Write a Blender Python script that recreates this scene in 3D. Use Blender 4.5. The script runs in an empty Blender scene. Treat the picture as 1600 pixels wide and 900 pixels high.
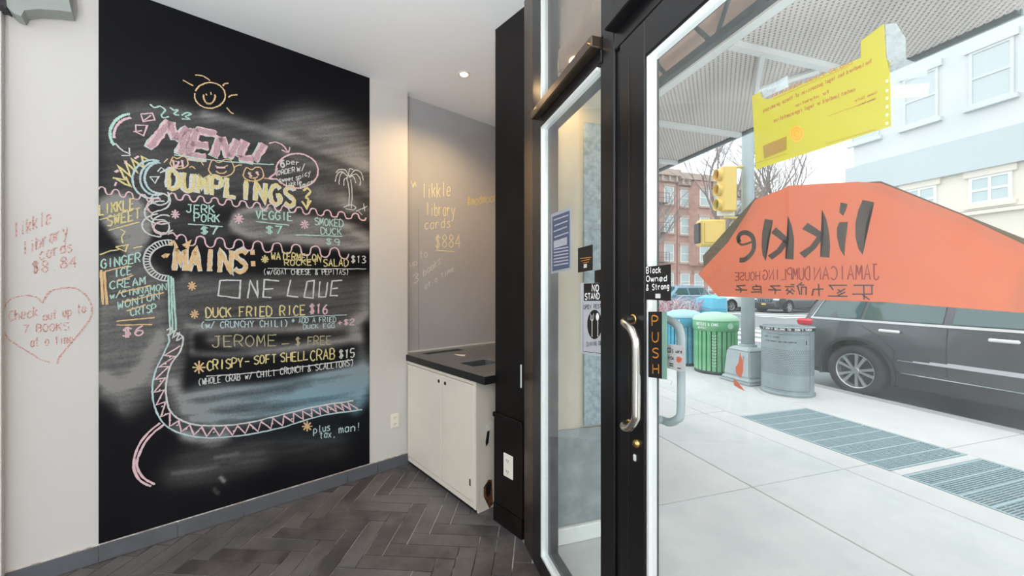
import bpy, bmesh, math, random
import numpy as np
from mathutils import Vector, Matrix
from math import sin, cos, tan, atan2, radians, pi, sqrt
random.seed(7); np.random.seed(7)
S = bpy.context.scene
COL = S.collection
# ---------------------------------------------------------------- camera, sky, exposure
FPX = 608.0; CAMZ = 1.5; YAW = radians(17.2)
cd = bpy.data.cameras.new('camera'); cam = bpy.data.objects.new('camera', cd); COL.objects.link(cam)
cam.location = (0, 0, CAMZ); cam.rotation_euler = (pi/2, 0, -YAW)
cd.sensor_width = 36; cd.lens = 36*FPX/1600; cd.clip_start = .02; cd.clip_end = 400
S.camera = cam
S.view_settings.view_transform = 'Standard'; S.view_settings.look = 'None'
S.view_settings.gamma = 1; S.view_settings.use_curve_mapping = False
S.view_settings.exposure = 0.9
SKY = 1.25
FILL_UP = 145  # watts of each fill uplight added behind the camera
FILL_PEND = 62                                                     # watts of each added fill globe at the back of the room
w = bpy.data.worlds.new('sky'); S.world = w; w.use_nodes = True
nt = w.node_tree; nt.nodes.clear()
tc = nt.nodes.new('ShaderNodeTexCoord'); nz = nt.nodes.new('ShaderNodeTexNoise'); nz.inputs['Scale'].default_value = 2.2
rp = nt.nodes.new('ShaderNodeValToRGB'); rp.color_ramp.elements[0].color = (.80, .88, .97, 1); rp.color_ramp.elements[1].color = (1, 1, 1, 1)
rp.color_ramp.elements[0].position = .35; rp.color_ramp.elements[1].position = .6
bg = nt.nodes.new('ShaderNodeBackground'); bg.inputs['Strength'].default_value = SKY
wo = nt.nodes.new('ShaderNodeOutputWorld')
nt.links.new(tc.outputs['Generated'], nz.inputs['Vector']); nt.links.new(nz.outputs['Fac'], rp.inputs['Fac'])
nt.links.new(rp.outputs['Color'], bg.inputs['Color']); nt.links.new(bg.outputs[0], wo.inputs['Surface'])

# ---------------------------------------------------------------- frames
# world X = out towards the street, world Y = along the street, Z up. The room is turned against the street:
TH = YAW + radians(49.0)
DV = Vector((sin(TH), cos(TH), 0)); NV = Vector((cos(TH), -sin(TH), 0))     # along the menu wall / out of it into the room
def camw(xc, yc, z=0): return Vector((xc*cos(YAW)+yc*sin(YAW), -xc*sin(YAW)+yc*cos(YAW), z))
C1 = camw(-.893, 3.33)
def R(d, n, z): return C1 + DV*d + NV*n + Vector((0, 0, z))                   # room coordinates -> world
RM = Matrix(((DV.x, NV.x, 0, C1.x), (DV.y, NV.y, 0, C1.y), (0, 0, 1, 0), (0, 0, 0, 1)))
def ray(px, py): return camw((px-800)/FPX, 1, (450-py)/FPX)
def on_wall(px, py, n=0.0):                                                   # point of the menu wall plane
    r = ray(px, py); k = (n + C1.dot(NV)) / r.dot(NV); p = r*k; return Vector((p.x, p.y, CAMZ+r.z*k))
def on_d(px, py, d):                                                          # plane of constant d
    r = ray(px, py); k = (d + C1.dot(DV)) / r.dot(DV); p = r*k; return Vector((p.x, p.y, CAMZ+r.z*k))
def on_store(px, py, v):                                                      # plane parallel to the shop front
    r = ray(px, py); k = v/r.x; return Vector((v, r.y*k, CAMZ+r.z*k))
CEIL = 3.18; GV = .75

# ---------------------------------------------------------------- helpers
MW = {}
def link(o): COL.objects.link(o); return o
def tag(o, label, cat, group=None):
    o['label'] = label; o['category'] = cat
    if group: o['group'] = group
    return o
def thing(name, label=None, cat=None, loc=(0,0,0), rz=0, group=None, kind=None, mat=None, scale=1):
    o = link(bpy.data.objects.new(name, None)); o.empty_display_size = .1
    o.location = loc; o.rotation_euler = (0, 0, rz); o.scale = (scale,)*3
    m = Matrix.Translation(Vector(loc)) @ Matrix.Rotation(rz, 4, 'Z') @ Matrix.Scale(scale, 4)
    MW[o.name] = m
    if label: tag(o, label, cat, group)
    if kind: o['kind'] = kind
    return o
def obj(name, bm, mat, parent=None, world=True, smooth=False, label=None, kind=None, keep=False):
    me = bpy.data.meshes.new(name)
    bmesh.ops.recalc_face_normals(bm, faces=bm.faces) if not keep else None
    o = bpy.data.objects.new(name, me)
    if parent is not None:
        if world: bm.transform(MW[parent.name].inverted())
        o.parent = parent; MW_p = MW[parent.name]
        link(o); MW[o.name] = MW_p
    else:
        xs = [v.co for v in bm.verts]
        lo = Vector((min(v.x for v in xs), min(v.y for v in xs), min(v.z for v in xs)))
        hi = Vector((max(v.x for v in xs), max(v.y for v in xs), max(v.z for v in xs)))
        b = Vector(((lo.x+hi.x)/2, (lo.y+hi.y)/2, lo.z))
        bm.transform(Matrix.Translation(-b)); o.location = b
        link(o); MW[o.name] = Matrix.Translation(b)
    bm.to_mesh(me); bm.free()
    if smooth:
        for p in me.polygons: p.use_smooth = True
    if mat: me.materials.append(mat)
    if label: o['label'] = label
    if kind: o['kind'] = kind
    return o
def B(): return bmesh.new()
def pbox(bm, pts8):
    v = [bm.verts.new(p) for p in pts8]
    for f in ((0,3,2,1),(4,5,6,7),(0,1,5,4),(1,2,6,5),(2,3,7,6),(3,0,4,7)): bm.faces.new([v[i] for i in f])
def box(bm, x0, x1, y0, y1, z0, z1, M=None):
    p = [Vector(q) for q in ((x0,y0,z0),(x1,y0,z0),(x1,y1,z0),(x0,y1,z0),(x0,y0,z1),(x1,y0,z1),(x1,y1,z1),(x0,y1,z1))]
    if M is not None: p = [M @ q for q in p]
    pbox(bm, p); return bm
def bbox(bm, x0, x1, y0, y1, z0, z1, bev=.004, M=None, seg=1):
    t = bmesh.new(); box(t, x0, x1, y0, y1, z0, z1)
    bmesh.ops.bevel(t, geom=t.edges[:], offset=bev, segments=seg, affect='EDGES')
    if M is not None: t.transform(M)
    me = bpy.data.meshes.new('x'); t.to_mesh(me); t.free(); bm.from_mesh(me); bpy.data.meshes.remove(me); return bm
def prism(bm, poly, z0, z1, M=None):
    n = len(poly)
    lo = [Vector((p[0], p[1], z0)) for p in poly]; hi = [Vector((p[0], p[1], z1)) for p in poly]
    if M is not None: lo = [M@q for q in lo]; hi = [M@q for q in hi]
    a = [bm.verts.new(q) for q in lo]; b = [bm.verts.new(q) for q in hi]
    bm.faces.new(a[::-1]); bm.faces.new(b)
    for i in range(n): bm.faces.new([a[i], a[(i+1)%n], b[(i+1)%n], b[i]])
    return bm
def slabpoly(bm, pts, off):                       # polygon of world points pushed by vector off
    a = [bm.verts.new(p) for p in pts]; b = [bm.verts.new(Vector(p)+off) for p in pts]; n = len(pts)
    bm.faces.new(a); bm.faces.new(b[::-1])
    for i in range(n): bm.faces.new([a[i], b[i], b[(i+1)%n], a[(i+1)%n]])
    return bm
def tube(bm, pts, r, seg=8, cap=True, closed=False):
    pts = [Vector(p) for p in pts]; rs = r if isinstance(r, (list, tuple)) else [r]*len(pts)
    rings = []; n = len(pts); up = Vector((0, 0, 1)); prev = None
    for i, p in enumerate(pts):
        if closed: t = pts[(i+1)%n]-pts[i-1]
        else: t = pts[min(i+1, n-1)]-pts[max(i-1, 0)]
        if t.length < 1e-9: t = Vector((0,0,1))
        t.normalize()
        if prev is None:
            a = t.cross(up)
            if a.length < .05: a = t.cross(Vector((1, 0, 0)))
        else: a = prev - t*prev.dot(t)
        a.normalize(); prev = a; b = t.cross(a)
        rings.append([bm.verts.new(p+(a*cos(2*pi*k/seg)+b*sin(2*pi*k/seg))*rs[i]) for k in range(seg)])
    for i in range(n if closed else n-1):
        A, Bq = rings[i], rings[(i+1)%n]
        for k in range(seg): bm.faces.new([A[k], A[(k+1)%seg], Bq[(k+1)%seg], Bq[k]])
    if cap and not closed: bm.faces.new(rings[0][::-1]); bm.faces.new(rings[-1])
    return bm
def lathe(bm, prof, seg=32, M=None, a0=0, a1=2*pi):
    full = abs(a1-a0-2*pi) < 1e-6; n = seg if full else seg+1; rings = []
    for r, z in prof:
        ring = []
        for k in range(n):
            a = a0+(a1-a0)*k/seg; q = Vector((r*cos(a), r*sin(a), z))
            if M is not None: q = M@q
            ring.append(bm.verts.new(q))
        rings.append(ring)
    for i in range(len(prof)-1):
        for k in range(seg):
            k2 = (k+1)%n
            try: bm.faces.new([rings[i][k], rings[i][k2], rings[i+1][k2], rings[i+1][k]])
            except ValueError: pass
    bmesh.ops.remove_doubles(bm, verts=bm.verts, dist=1e-6); return bm
def clip(poly, a, b, c):                           # keep a*x+b*y<=c
    out = []
    for i in range(len(poly)):
        p, q = poly[i], poly[(i+1)%len(poly)]; dp = a*p[0]+b*p[1]-c; dq = a*q[0]+b*q[1]-c
        if dp <= 0: out.append(p)
        if (dp < 0 < dq) or (dq < 0 < dp):
            k = dp/(dp-dq); out.append((p[0]+(q[0]-p[0])*k, p[1]+(q[1]-p[1])*k))
    return out

# ---------------------------------------------------------------- materials
def mat(name, col, rough=.6, metal=0, noise=None, bump=0, bscale=40, spec=.5, coat=0, emis=None, estr=0, trans=0, aniso=None):
    m = bpy.data.materials.new(name); m.use_nodes = True; t = m.node_tree; b = t.nodes['Principled BSDF']
    c = tuple(col)+(1,)
    b.inputs['Base Color'].default_value = c; b.inputs['Roughness'].default_value = rough; b.inputs['Metallic'].default_value = metal
    b.inputs['Specular IOR Level'].default_value = spec; b.inputs['Coat Weight'].default_value = coat
    if emis: b.inputs['Emission Color'].default_value = tuple(emis)+(1,); b.inputs['Emission Strength'].default_value = estr
    tcn = t.nodes.new('ShaderNodeTexCoord'); mp = t.nodes.new('ShaderNodeMapping'); t.links.new(tcn.outputs['Object'], mp.inputs['Vector'])
    if aniso: mp.inputs['Scale'].default_value = aniso
    if noise:                                        # noise = (scale, second colour, low, high)
        n = t.nodes.new('ShaderNodeTexNoise'); n.inputs['Scale'].default_value = noise[0]; n.inputs['Detail'].default_value = 6
        n.inputs['Roughness'].default_value = .65
        t.links.new(mp.outputs[0], n.inputs['Vector'])
        r = t.nodes.new('ShaderNodeValToRGB'); r.color_ramp.elements[0].position = noise[2]; r.color_ramp.elements[1].position = noise[3]
        r.color_ramp.elements[0].color = c; r.color_ramp.elements[1].color = tuple(noise[1])+(1,)
        t.links.new(n.outputs['Fac'], r.inputs['Fac']); t.links.new(r.outputs[0], b.inputs['Base Color'])
    if bump:
        n2 = t.nodes.new('ShaderNodeTexNoise'); n2.inputs['Scale'].default_value = bscale; n2.inputs['Detail'].default_value = 5
        bp = t.nodes.new('ShaderNodeBump'); bp.inputs['Strength'].default_value = bump; bp.inputs['Distance'].default_value = .01
        t.links.new(mp.outputs[0], n2.inputs['Vector']); t.links.new(n2.outputs['Fac'], bp.inputs['Height']); t.links.new(bp.outputs[0], b.inputs['Normal'])
    if trans:
        tr = t.nodes.new('ShaderNodeBsdfTranslucent'); mx = t.nodes.new('ShaderNodeMixShader'); mx.inputs[0].default_value = trans
        src = b.inputs['Base Color'].links[0].from_socket if b.inputs['Base Color'].links else None
        if src: t.links.new(src, tr.inputs['Color'])
        else: tr.inputs['Color'].default_value = c
        o = t.nodes['Material Output']; t.links.new(b.outputs[0], mx.inputs[1]); t.links.new(tr.outputs[0], mx.inputs[2]); t.links.new(mx.outputs[0], o.inputs[0])
    return m
def glassmat(name, tint=(1,1,1), dirt_haze=.05, refl=1.0, dscale=3):
    m = bpy.data.materials.new(name); m.use_nodes = True; t = m.node_tree; t.nodes.clear()
    o = t.nodes.new('ShaderNodeOutputMaterial'); tr = t.nodes.new('ShaderNodeBsdfTransparent'); tr.inputs[0].default_value = tuple(tint)+(1,)
    gl = t.nodes.new('ShaderNodeBsdfGlossy'); gl.inputs['Roughness'].default_value = .02
    lw = t.nodes.new('ShaderNodeLayerWeight'); lw.inputs[0].default_value = .5
    pw = t.nodes.new('ShaderNodeMath'); pw.operation = 'POWER'; pw.inputs[1].default_value = 5; t.links.new(lw.outputs['Facing'], pw.inputs[0])
    fr = t.nodes.new('ShaderNodeMath'); fr.operation = 'MULTIPLY_ADD'; fr.inputs[1].default_value = .96; fr.inputs[2].default_value = .04; t.links.new(pw.outputs[0], fr.inputs[0])
    ml = t.nodes.new('ShaderNodeMath'); ml.operation = 'MULTIPLY'; ml.inputs[1].default_value = refl
    mx = t.nodes.new('ShaderNodeMixShader'); t.links.new(fr.outputs[0], ml.inputs[0]); t.links.new(ml.outputs[0], mx.inputs[0])
    t.links.new(tr.outputs[0], mx.inputs[1]); t.links.new(gl.outputs[0], mx.inputs[2])
    df = t.nodes.new('ShaderNodeBsdfDiffuse'); df.inputs[0].default_value = (.85, .9, .92, 1)
    tl = t.nodes.new('ShaderNodeBsdfTranslucent'); tl.inputs[0].default_value = (.9, .95, 1, 1)
    m3 = t.nodes.new('ShaderNodeMixShader'); m3.inputs[0].default_value = .5; t.links.new(df.outputs[0], m3.inputs[1]); t.links.new(tl.outputs[0], m3.inputs[2])
    tcn = t.nodes.new('ShaderNodeTexCoord'); n = t.nodes.new('ShaderNodeTexNoise'); n.inputs['Scale'].default_value = dscale; n.inputs['Detail'].default_value = 8
    n.inputs['Roughness'].default_value = .7
    mr = t.nodes.new('ShaderNodeMapRange'); mr.inputs[1].default_value = .35; mr.inputs[2].default_value = .75; mr.inputs[3].default_value = dirt_haze*.3; mr.inputs[4].default_value = dirt_haze*2  # film of dirt doubles as a painted haze over the street view
    t.links.new(tcn.outputs['Object'], n.inputs['Vector']); t.links.new(n.outputs['Fac'], mr.inputs[0])
    m2 = t.nodes.new('ShaderNodeMixShader'); t.links.new(mr.outputs[0], m2.inputs[0]); t.links.new(mx.outputs[0], m2.inputs[1]); t.links.new(m3.outputs[0], m2.inputs[2])
    t.links.new(m2.outputs[0], o.inputs[0]); return m
def chalkmat(name, col, amt=.45):
    m = mat(name, col, rough=.95, noise=(260, tuple(c*amt for c in col), .42, .72), spec=.1); return m

M = {}
M['wall'] = mat('wall_paint', (.60,.582,.555), .55, noise=(1.5, (.57,.552,.53), .3, .8), bump=.05, bscale=25)
M['ceil'] = mat('ceiling_paint', (.84,.86,.87), .85, noise=(.8, (.81,.83,.84), .3, .8), bump=.04, bscale=60)
M['greyboard'] = mat('grey_board', (.36,.37,.385), .28, noise=(2, (.41,.42,.435), .3, .75), spec=.5)
M['black'] = mat('black_frame_paint', (.006,.006,.007), .28, spec=.5, noise=(3, (.012,.012,.013), .4, .8))
M['blackmatte'] = mat('black_panel_paint', (.006,.0045,.004), .42, noise=(4, (.012,.009,.008), .4, .8), spec=.25)
M['bronze'] = mat('bronze_metal', (.16,.12,.09), .26, metal=.9)
M['tile'] = mat('floor_tile', (.075,.070,.071), .36, noise=(5, (.17,.16,.158), .35, .85), bump=.12, bscale=30, spec=.45)
M['tile2'] = mat('floor_tile_worn', (.060,.054,.055), .33, noise=(4, (.20,.185,.18), .42, .9), bump=.12, bscale=24, spec=.45)
M['grout'] = mat('grout', (.46,.44,.42), .9, noise=(3, (.05,.045,.04), .48, .60))
M['basetile'] = mat('skirting_tile', (.085,.09,.10), .35, noise=(5, (.12,.13,.145), .3, .8), bump=.05)
M['caulk'] = mat('skirting_caulk', (.42,.33,.29), .7, noise=(30, (.7,.66,.63), .4, .6))
M['cab'] = mat('cabinet_laminate', (.72,.66,.57), .4, noise=(2, (.64,.58,.50), .4, .9))
M['rust'] = mat('rust_stain', (.20,.07,.015), .8, noise=(30, (.03,.015,.01), .4, .6))
M['counter'] = mat('counter_top', (.07,.075,.08), .25, noise=(5, (.13,.14,.15), .4, .8), spec=.7)
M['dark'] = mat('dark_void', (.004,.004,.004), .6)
M['white'] = mat('white_plastic', (.78,.74,.66), .4)
M['silver'] = mat('aluminium_bead', (.80,.82,.82), .3, metal=.3)
M['steel'] = mat('brushed_steel', (.72,.69,.63), .22, metal=1)
M['brass'] = mat('brass', (.62,.42,.14), .25, metal=1)
M['greyfix'] = mat('grey_fixture', (.30,.33,.31), .5)
M['glass'] = glassmat('window_glass', (.97,.99,.985), .027, .8, 3)
M['glass2'] = glassmat('side_glass', (.95,.98,.97), .05, .9, 5)
M['side'] = mat('entry_wall_render', (.62,.55,.43), .8, noise=(3, (.55,.50,.41), .3, .8), bump=.1)
M['dado'] = mat('entry_dado', (.22,.25,.26), .6, noise=(9, (.33,.37,.38), .4, .7), bump=.1)
M['granite'] = mat('entry_granite', (.23,.29,.34), .6, noise=(25, (.48,.55,.60), .35, .7))
M['soffit'] = mat('brown_soffit', (.50,.345,.27), .8, noise=(2, (.44,.30,.24), .3, .7))
M['truss'] = mat('dark_green_steel', (.06,.08,.08), .5)
M['whitesteel'] = mat('white_steel', (.80,.83,.82), .5)
M['mesh'] = mat('perforated_canopy', (.72,.67,.63), .6)
M['meshback'] = mat('canopy_sheet', (.22,.21,.20), .8, trans=.2, noise=(3,(.28,.26,.25),.3,.7))
M['walk'] = mat('sidewalk_concrete', (.60,.61,.605), .9, noise=(1.7, (.50,.515,.52), .35, .7), bump=.25, bscale=50)
M['walk2'] = mat('sidewalk_concrete_pale', (.60,.60,.59), .9, noise=(2.1, (.53,.535,.53), .35, .7), bump=.25, bscale=50)
M['joint'] = mat('sidewalk_joint', (.16,.165,.17), .95)
M['road'] = mat('asphalt', (.22,.245,.255), .9, noise=(.6, (.29,.31,.32), .35, .75), bump=.2)
M['paint'] = mat('road_paint', (.80,.82,.82), .8, noise=(6, (.62,.65,.66), .4, .8))
M['kerb'] = mat('kerb_stone', (.42,.43,.43), .85, noise=(4,(.34,.35,.36),.3,.7))
M['grate'] = mat('galvanised_grate', (.34,.45,.48), .5, metal=.1)
M['pit'] = mat('grate_pit', (.03,.05,.06), .9)
M['pole'] = mat('pole_grey', (.36,.43,.45), .5, noise=(6,(.42,.49,.5),.4,.7))
M['sigyellow'] = mat('signal_yellow', (.80,.58,.16), .45)
M['darkpl'] = mat('dark_plastic', (.02,.022,.025), .5)
M['binblue'] = mat('bin_blue', (.05,.33,.50), .5, noise=(5,(.10,.42,.58),.4,.7))
M['bingreen'] = mat('bin_green', (.10,.40,.17), .5, noise=(5,(.20,.50,.26),.4,.7))
M['lidblue'] = mat('bin_lid_blue', (.36,.60,.66), .5)
M['lidgreen'] = mat('bin_lid_green', (.42,.68,.50), .5)
M['bingrey'] = mat('bin_grey', (.24,.30,.32), .42, metal=.2, noise=(6,(.30,.36,.38),.4,.7))
M['bindk'] = mat('bin_holes', (.05,.075,.085), .7)
M['wht'] = mat('print_white', (.86,.88,.86), .6)
M['blk'] = mat('print_black', (.008,.008,.008), .5)
M['car'] = mat('car_paint_grey', (.058,.066,.075), .35, metal=.2, coat=.4)
M['cardk'] = mat('car_cladding', (.018,.022,.025), .5)
M['carglass'] = mat('car_glass', (.014,.075,.080), .06, spec=.9)
M['chrome'] = mat('chrome_trim', (.75,.77,.78), .15, metal=1)
M['bright'] = mat('bright_trim', (.82,.85,.86), .3, metal=.2)  # whitish colour stands in for the bright reflection on chrome strips
M['tyre'] = mat('tyre_rubber', (.022,.025,.027), .75)
M['rim'] = mat('alloy_rim', (.52,.54,.55), .3, metal=.7)
M['tail'] = mat('tail_light_red', (.65,.01,.03), .15)
M['lamp'] = mat('head_light', (.75,.78,.80), .1)
M['brick'] = mat('old_brick', (.46,.26,.22), .9, noise=(2,(.55,.35,.30),.3,.7), bump=.1)
M['brick2'] = mat('brown_brick', (.48,.34,.28), .9, noise=(2,(.55,.42,.35),.3,.7), bump=.1)
M['cornice'] = mat('cornice_stone', (.50,.40,.34), .8)
M['cream'] = mat('cream_render', (.78,.72,.62), .8, noise=(.7,(.72,.67,.59),.3,.7))
M['hazed_upper'] = mat('hazed_upper_wall', (.60,.63,.63), .8, noise=(.6,(.66,.67,.66),.3,.7))  # haze and overexposure of the far upper wall put into the colour
M['winpane'] = mat('far_window_glass', (.30,.40,.42), .1, spec=.8)
M['winframe'] = mat('far_window_frame', (.80,.80,.77), .6)
M['iron'] = mat('fire_escape_iron', (.13,.12,.13), .6)
M['bark'] = mat('bare_bark', (.28,.24,.22), .9)
M['orange'] = mat('orange_vinyl', (.76,.23,.12), .5, trans=.5, noise=(2.5,(.80,.28,.155),.35,.7))
M['olive'] = mat('olive_border', (.16,.12,.075), .6, trans=.3)
M['brownprint'] = mat('brown_print', (.045,.03,.02), .6)
M['redprint'] = mat('dark_red_print', (.25,.03,.02), .6)
M['yellow'] = mat('yellow_paper', (.74,.66,.06), .7, trans=.5)
M['yprint'] = mat('orange_print', (.50,.20,.02), .7)
M['ybox'] = mat('ochre_print', (.34,.20,.02), .7)
M['seal'] = mat('seal_print', (.80,.40,.03), .7)
M['tape'] = glassmat('clear_tape', (.95,.96,.97), .35, .8, 8)
M['wtape'] = mat('white_tape', (.82,.86,.87), .5, trans=.3)
M['marker'] = mat('red_marker', (.50,.20,.18), .7, noise=(150,(.66,.55,.50),.40,.60))
CH = {'w': chalkmat('chalk_white', (.68,.70,.68)), 'p': chalkmat('chalk_pink', (.80,.56,.60)), 'y': chalkmat('chalk_yellow', (.76,.66,.32)),
      'o': chalkmat('chalk_orange', (.80,.56,.30)), 'g': chalkmat('chalk_mint', (.48,.72,.63)), 'b': chalkmat('chalk_pale_blue', (.52,.68,.70)),
      'd': chalkmat('chalk_dark_pink', (.60,.40,.44), .22), 'q': chalkmat('chalk_faint_grey', (.66,.66,.64), .7), 'r': chalkmat('chalk_faint_yellow', (.80,.73,.46), .8)}

# ---------------------------------------------------------------- stroke lettering (flat strokes on real surfaces)
F = {
'A':"0,0 2,6 4,0|1,2.2 3,2.2",'B':"0,0 0,6 2.6,6 3.5,5 2.8,3.3 0,3.1|2.8,3.3 4,1.8 3,0 0,0",'C':"4,5 2.5,6 .8,5.2 0,3 .8,.8 2.4,0 4,.9",
'D':"0,0 0,6 2,6 4,4.4 4,1.6 2,0 0,0",'E':"4,6 0,6 0,0 4,0|0,3 3,3",'F':"4,6 0,6 0,0|0,3 3,3",'G':"4,5 2.5,6 .8,5.2 0,3 .8,.8 2.4,0 4,.9 4,2.8 2.4,2.8",
'H':"0,0 0,6|4,0 4,6|0,3 4,3",'I':"2,0 2,6",'J':"1,6 4,6|3,6 3,1.2 2,0 .6,.3 0,1.4",'K':"0,0 0,6|4,6 0,2.6|1.2,3.5 4,0",'L':"0,6 0,0 4,0",
'M':"0,0 .4,6 2,2 3.6,6 4,0",'N':"0,0 0,6 4,0 4,6",'O':"2,6 .5,5 0,3 .5,1 2,0 3.5,1 4,3 3.5,5 2,6",'P':"0,0 0,6 2.8,6 4,4.8 2.8,3 0,3",
'Q':"2,6 .5,5 0,3 .5,1 2,0 3.5,1 4,3 3.5,5 2,6|2.4,1.6 4,0",'R':"0,0 0,6 2.8,6 4,4.8 2.8,3 0,3|1.8,3 4,0",'S':"4,5.2 2.4,6 .4,5.2 .4,3.9 3.6,2.4 3.8,.9 2,0 0,.8",
'T':"0,6 4,6|2,6 2,0",'U':"0,6 0,1.4 1.4,0 2.6,0 4,1.4 4,6",'V':"0,6 2,0 4,6",'W':"0,6 1,0 2,4 3,0 4,6",'X':"0,0 4,6|0,6 4,0",'Y':"0,6 2,3 4,6|2,3 2,0",'Z':"0,6 4,6 0,0 4,0",
'0':"2,6 .5,5 0,3 .5,1 2,0 3.5,1 4,3 3.5,5 2,6",'1':"1,5 2,6 2,0",'2':"0,4.8 1.5,6 3.6,5.2 3.4,3.6 0,0 4,0",'3':"0,5.4 2,6 3.6,4.8 1.6,3.2 3.8,1.8 2,0 0,.8",'4':"3,0 3,6 0,2 4,2",
'5':"4,6 .5,6 .3,3.4 2.6,3.6 3.9,2 2.6,0 0,.5",'6':"3.6,5.8 1,4 .2,1.8 1.5,0 3.4,.6 3.6,2.4 2,3.2 .4,2.2",'7':"0,6 4,6 1.6,0",'8':"2,3.2 .4,4.4 2,6 3.6,4.4 2,3.2 .2,1.5 2,0 3.8,1.5 2,3.2",'9':"3.6,4 2,3 .4,4.2 1.4,6 3.4,5.4 3.6,3.4 2.6,0",
'$':"4,4.8 2,5.6 .4,4.6 3.6,2 2,.6 0,1.4|1.5,-.3 1.5,6.4|2.5,-.3 2.5,6.4",'(':"3,6.5 1.2,4.6 1,2 2.6,-.6",')':"1,6.5 2.8,4.6 3,2 1.4,-.6",'/':"0,-.3 4,6.3",'&':"4,0 .8,4.6 1.8,6 3,4.8 .2,1.6 1.6,0 4,2.6",
'+':"2,.8 2,4.8|0,2.8 4,2.8",'-':"0,2.8 4,2.8",'!':"2,6 2,1.8|2,.4 2,0",':':"2,4.2 2,3.6|2,1 2,.4",'.':"1.8,.3 2.2,0",',':"2.2,.4 1.6,-1","'":"2,6 2,4.6",'#':"1,0 1.6,6|2.6,0 3.2,6|0,2 4,2.2|.2,4 4,4.2",'*':"2,.6 2,5.4|0,2 4,4|0,4 4,2",
'a':"3.6,4 3.4,0|3.6,3.4 2,4 .4,3 .2,1 1.6,0 3.4,1",'b':"0,6 0,0|0,2.8 2,4 3.8,2.4 3,.2 0,.4",'c':"3.6,3.4 2,4 .3,2.6 .5,.6 2,0 3.8,.8",'d':"3.6,6 3.6,0|3.6,3 2,4 .2,2.4 .8,.2 3.6,.8",
'e':"0,2 3.6,2.2 3,3.8 1.2,3.8 .1,2 1,.1 3.6,.6",'f':"3.4,5.8 2,6 1.4,4.6 1.4,0|0,3.6 3,3.6",'g':"3.6,4 3.4,-1.4 1.6,-2 .2,-1.2|3.5,3 2,4 .3,2.8 .8,.6 3.4,1",'h':"0,6 0,0|0,2.8 2,4 3.6,3 3.6,0",'i':"2,4 2,0|2,5.4 2,5",
'k':"0,6 0,0|3.4,4 0,1.6|1.2,2.3 3.6,0",'l':"2,6 2,0",'m':"0,4 0,0|0,3 1,4 2,3 2,0|2,3 3,4 4,3 4,0",'n':"0,4 0,0|0,2.8 2,4 3.6,3 3.6,0",'o':"2,4 .3,3 .3,1 2,0 3.7,1 3.7,3 2,4",'p':"0,4 0,-2|0,3 2,4 3.8,2.6 3,.4 0,.6",
'r':"0,4 .2,0|.2,2.6 1.6,4 3.4,3.6",'s':"3.4,3.4 2,4 .6,3.2 3.4,1.2 2,0 .2,.6",'t':"1.6,6 1.6,.6 2.8,0|0,4 3.4,4",'u':"0,4 .2,.8 1.6,0 3.4,1|3.5,4 3.6,0",'v':"0,4 2,0 4,4",'w':"0,4 1,0 2,3 3,0 4,4",'x':"0,0 3.6,4|0,4 3.6,0",'y':"0,4 2,1|4,4 1.6,-2 .2,-2"}
def wpx(pt):                                                # metres per pixel at a point
    p = Vector(pt); return (p.x*sin(YAW)+p.y*cos(YAW))/FPX
def ribbon(bm, pts, wd, plane, nrm, jit=0.0, closed=False):
    if closed: pts = list(pts)+[pts[0]]
    if jit:                                                 # subdivide, waver like a hand
        q = []
        for i in range(len(pts)-1):
            a, b = pts[i], pts[i+1]; L = math.hypot(b[0]-a[0], b[1]-a[1]); k = max(1, int(L/5))
            for j in range(k): q.append((a[0]+(b[0]-a[0])*j/k+random.uniform(-jit, jit), a[1]+(b[1]-a[1])*j/k+random.uniform(-jit, jit)))
        q.append(pts[-1]); pts = q
    P = [plane(x, y) for x, y in pts]; P = [p for i, p in enumerate(P) if i == 0 or (p-P[i-1]).length > 1e-6]
    if len(P) < 2: return
    prev = None; n = len(P)
    for i, p in enumerate(P):
        t = P[min(i+1, n-1)]-P[max(i-1, 0)]
        if t.length < 1e-7: t = P[i]-P[i-1]
        t.normalize(); s = t.cross(nrm); s.normalize()
        k = wd*wpx(p)*.5*(random.uniform(.75, 1.2) if jit else 1)
        if 0 < i < n-1:
            t1 = (P[i]-P[i-1]).normalized(); c = max(.5, abs(t1.dot(t))); k /= c
        a = bm.verts.new(p+s*k); b = bm.verts.new(p-s*k)
        if prev: bm.faces.new([prev[0], a, b, prev[1]])
        prev = (a, b)
def curve(pts, k=6):                                        # catmull-rom
    out = []; n = len(pts)
    for i in range(n-1):
        p0, p1, p2, p3 = pts[max(i-1,0)], pts[i], pts[i+1], pts[min(i+2,n-1)]
        for j in range(k):
            t = j/k
            out.append(tuple(.5*((2*p1[a])+(-p0[a]+p2[a])*t+(2*p0[a]-5*p1[a]+4*p2[a]-p3[a])*t*t+(-p0[a]+3*p1[a]-3*p2[a]+p3[a])*t**3) for a in (0,1)))
    out.append(tuple(pts[-1])); return out
def text(bm, s, p0, p1, h, wd, plane, nrm, jit=0.0, fill=.72, shear=0.0, h1=None):
    n = len(s); dx = (p1[0]-p0[0])/n; dy = (p1[1]-p0[1])/n; sl = dy/dx if abs(dx) > 1e-6 else 0
    for i, ch in enumerate(s):
        if ch not in F: continue
        hh = h if h1 is None else h+(h1-h)*i/max(1, n-1)
        ox = p0[0]+dx*i+(random.uniform(-.04,.04)*dx if jit else 0); oy = p0[1]+dy*i+(random.uniform(-.04,.04)*hh if jit else 0)
        f = fill
        for st in F[ch].split('|'):
            q = [tuple(map(float, a.split(','))) for a in st.split()]
            pts = [(ox+x/4*dx*f+y/6*hh*shear, oy+x/4*dx*f*sl-y/6*hh) for x, y in q]
            if len(pts) > 4: pts = curve(pts, 3)
            ribbon(bm, pts, wd, plane, nrm, jit)
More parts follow.
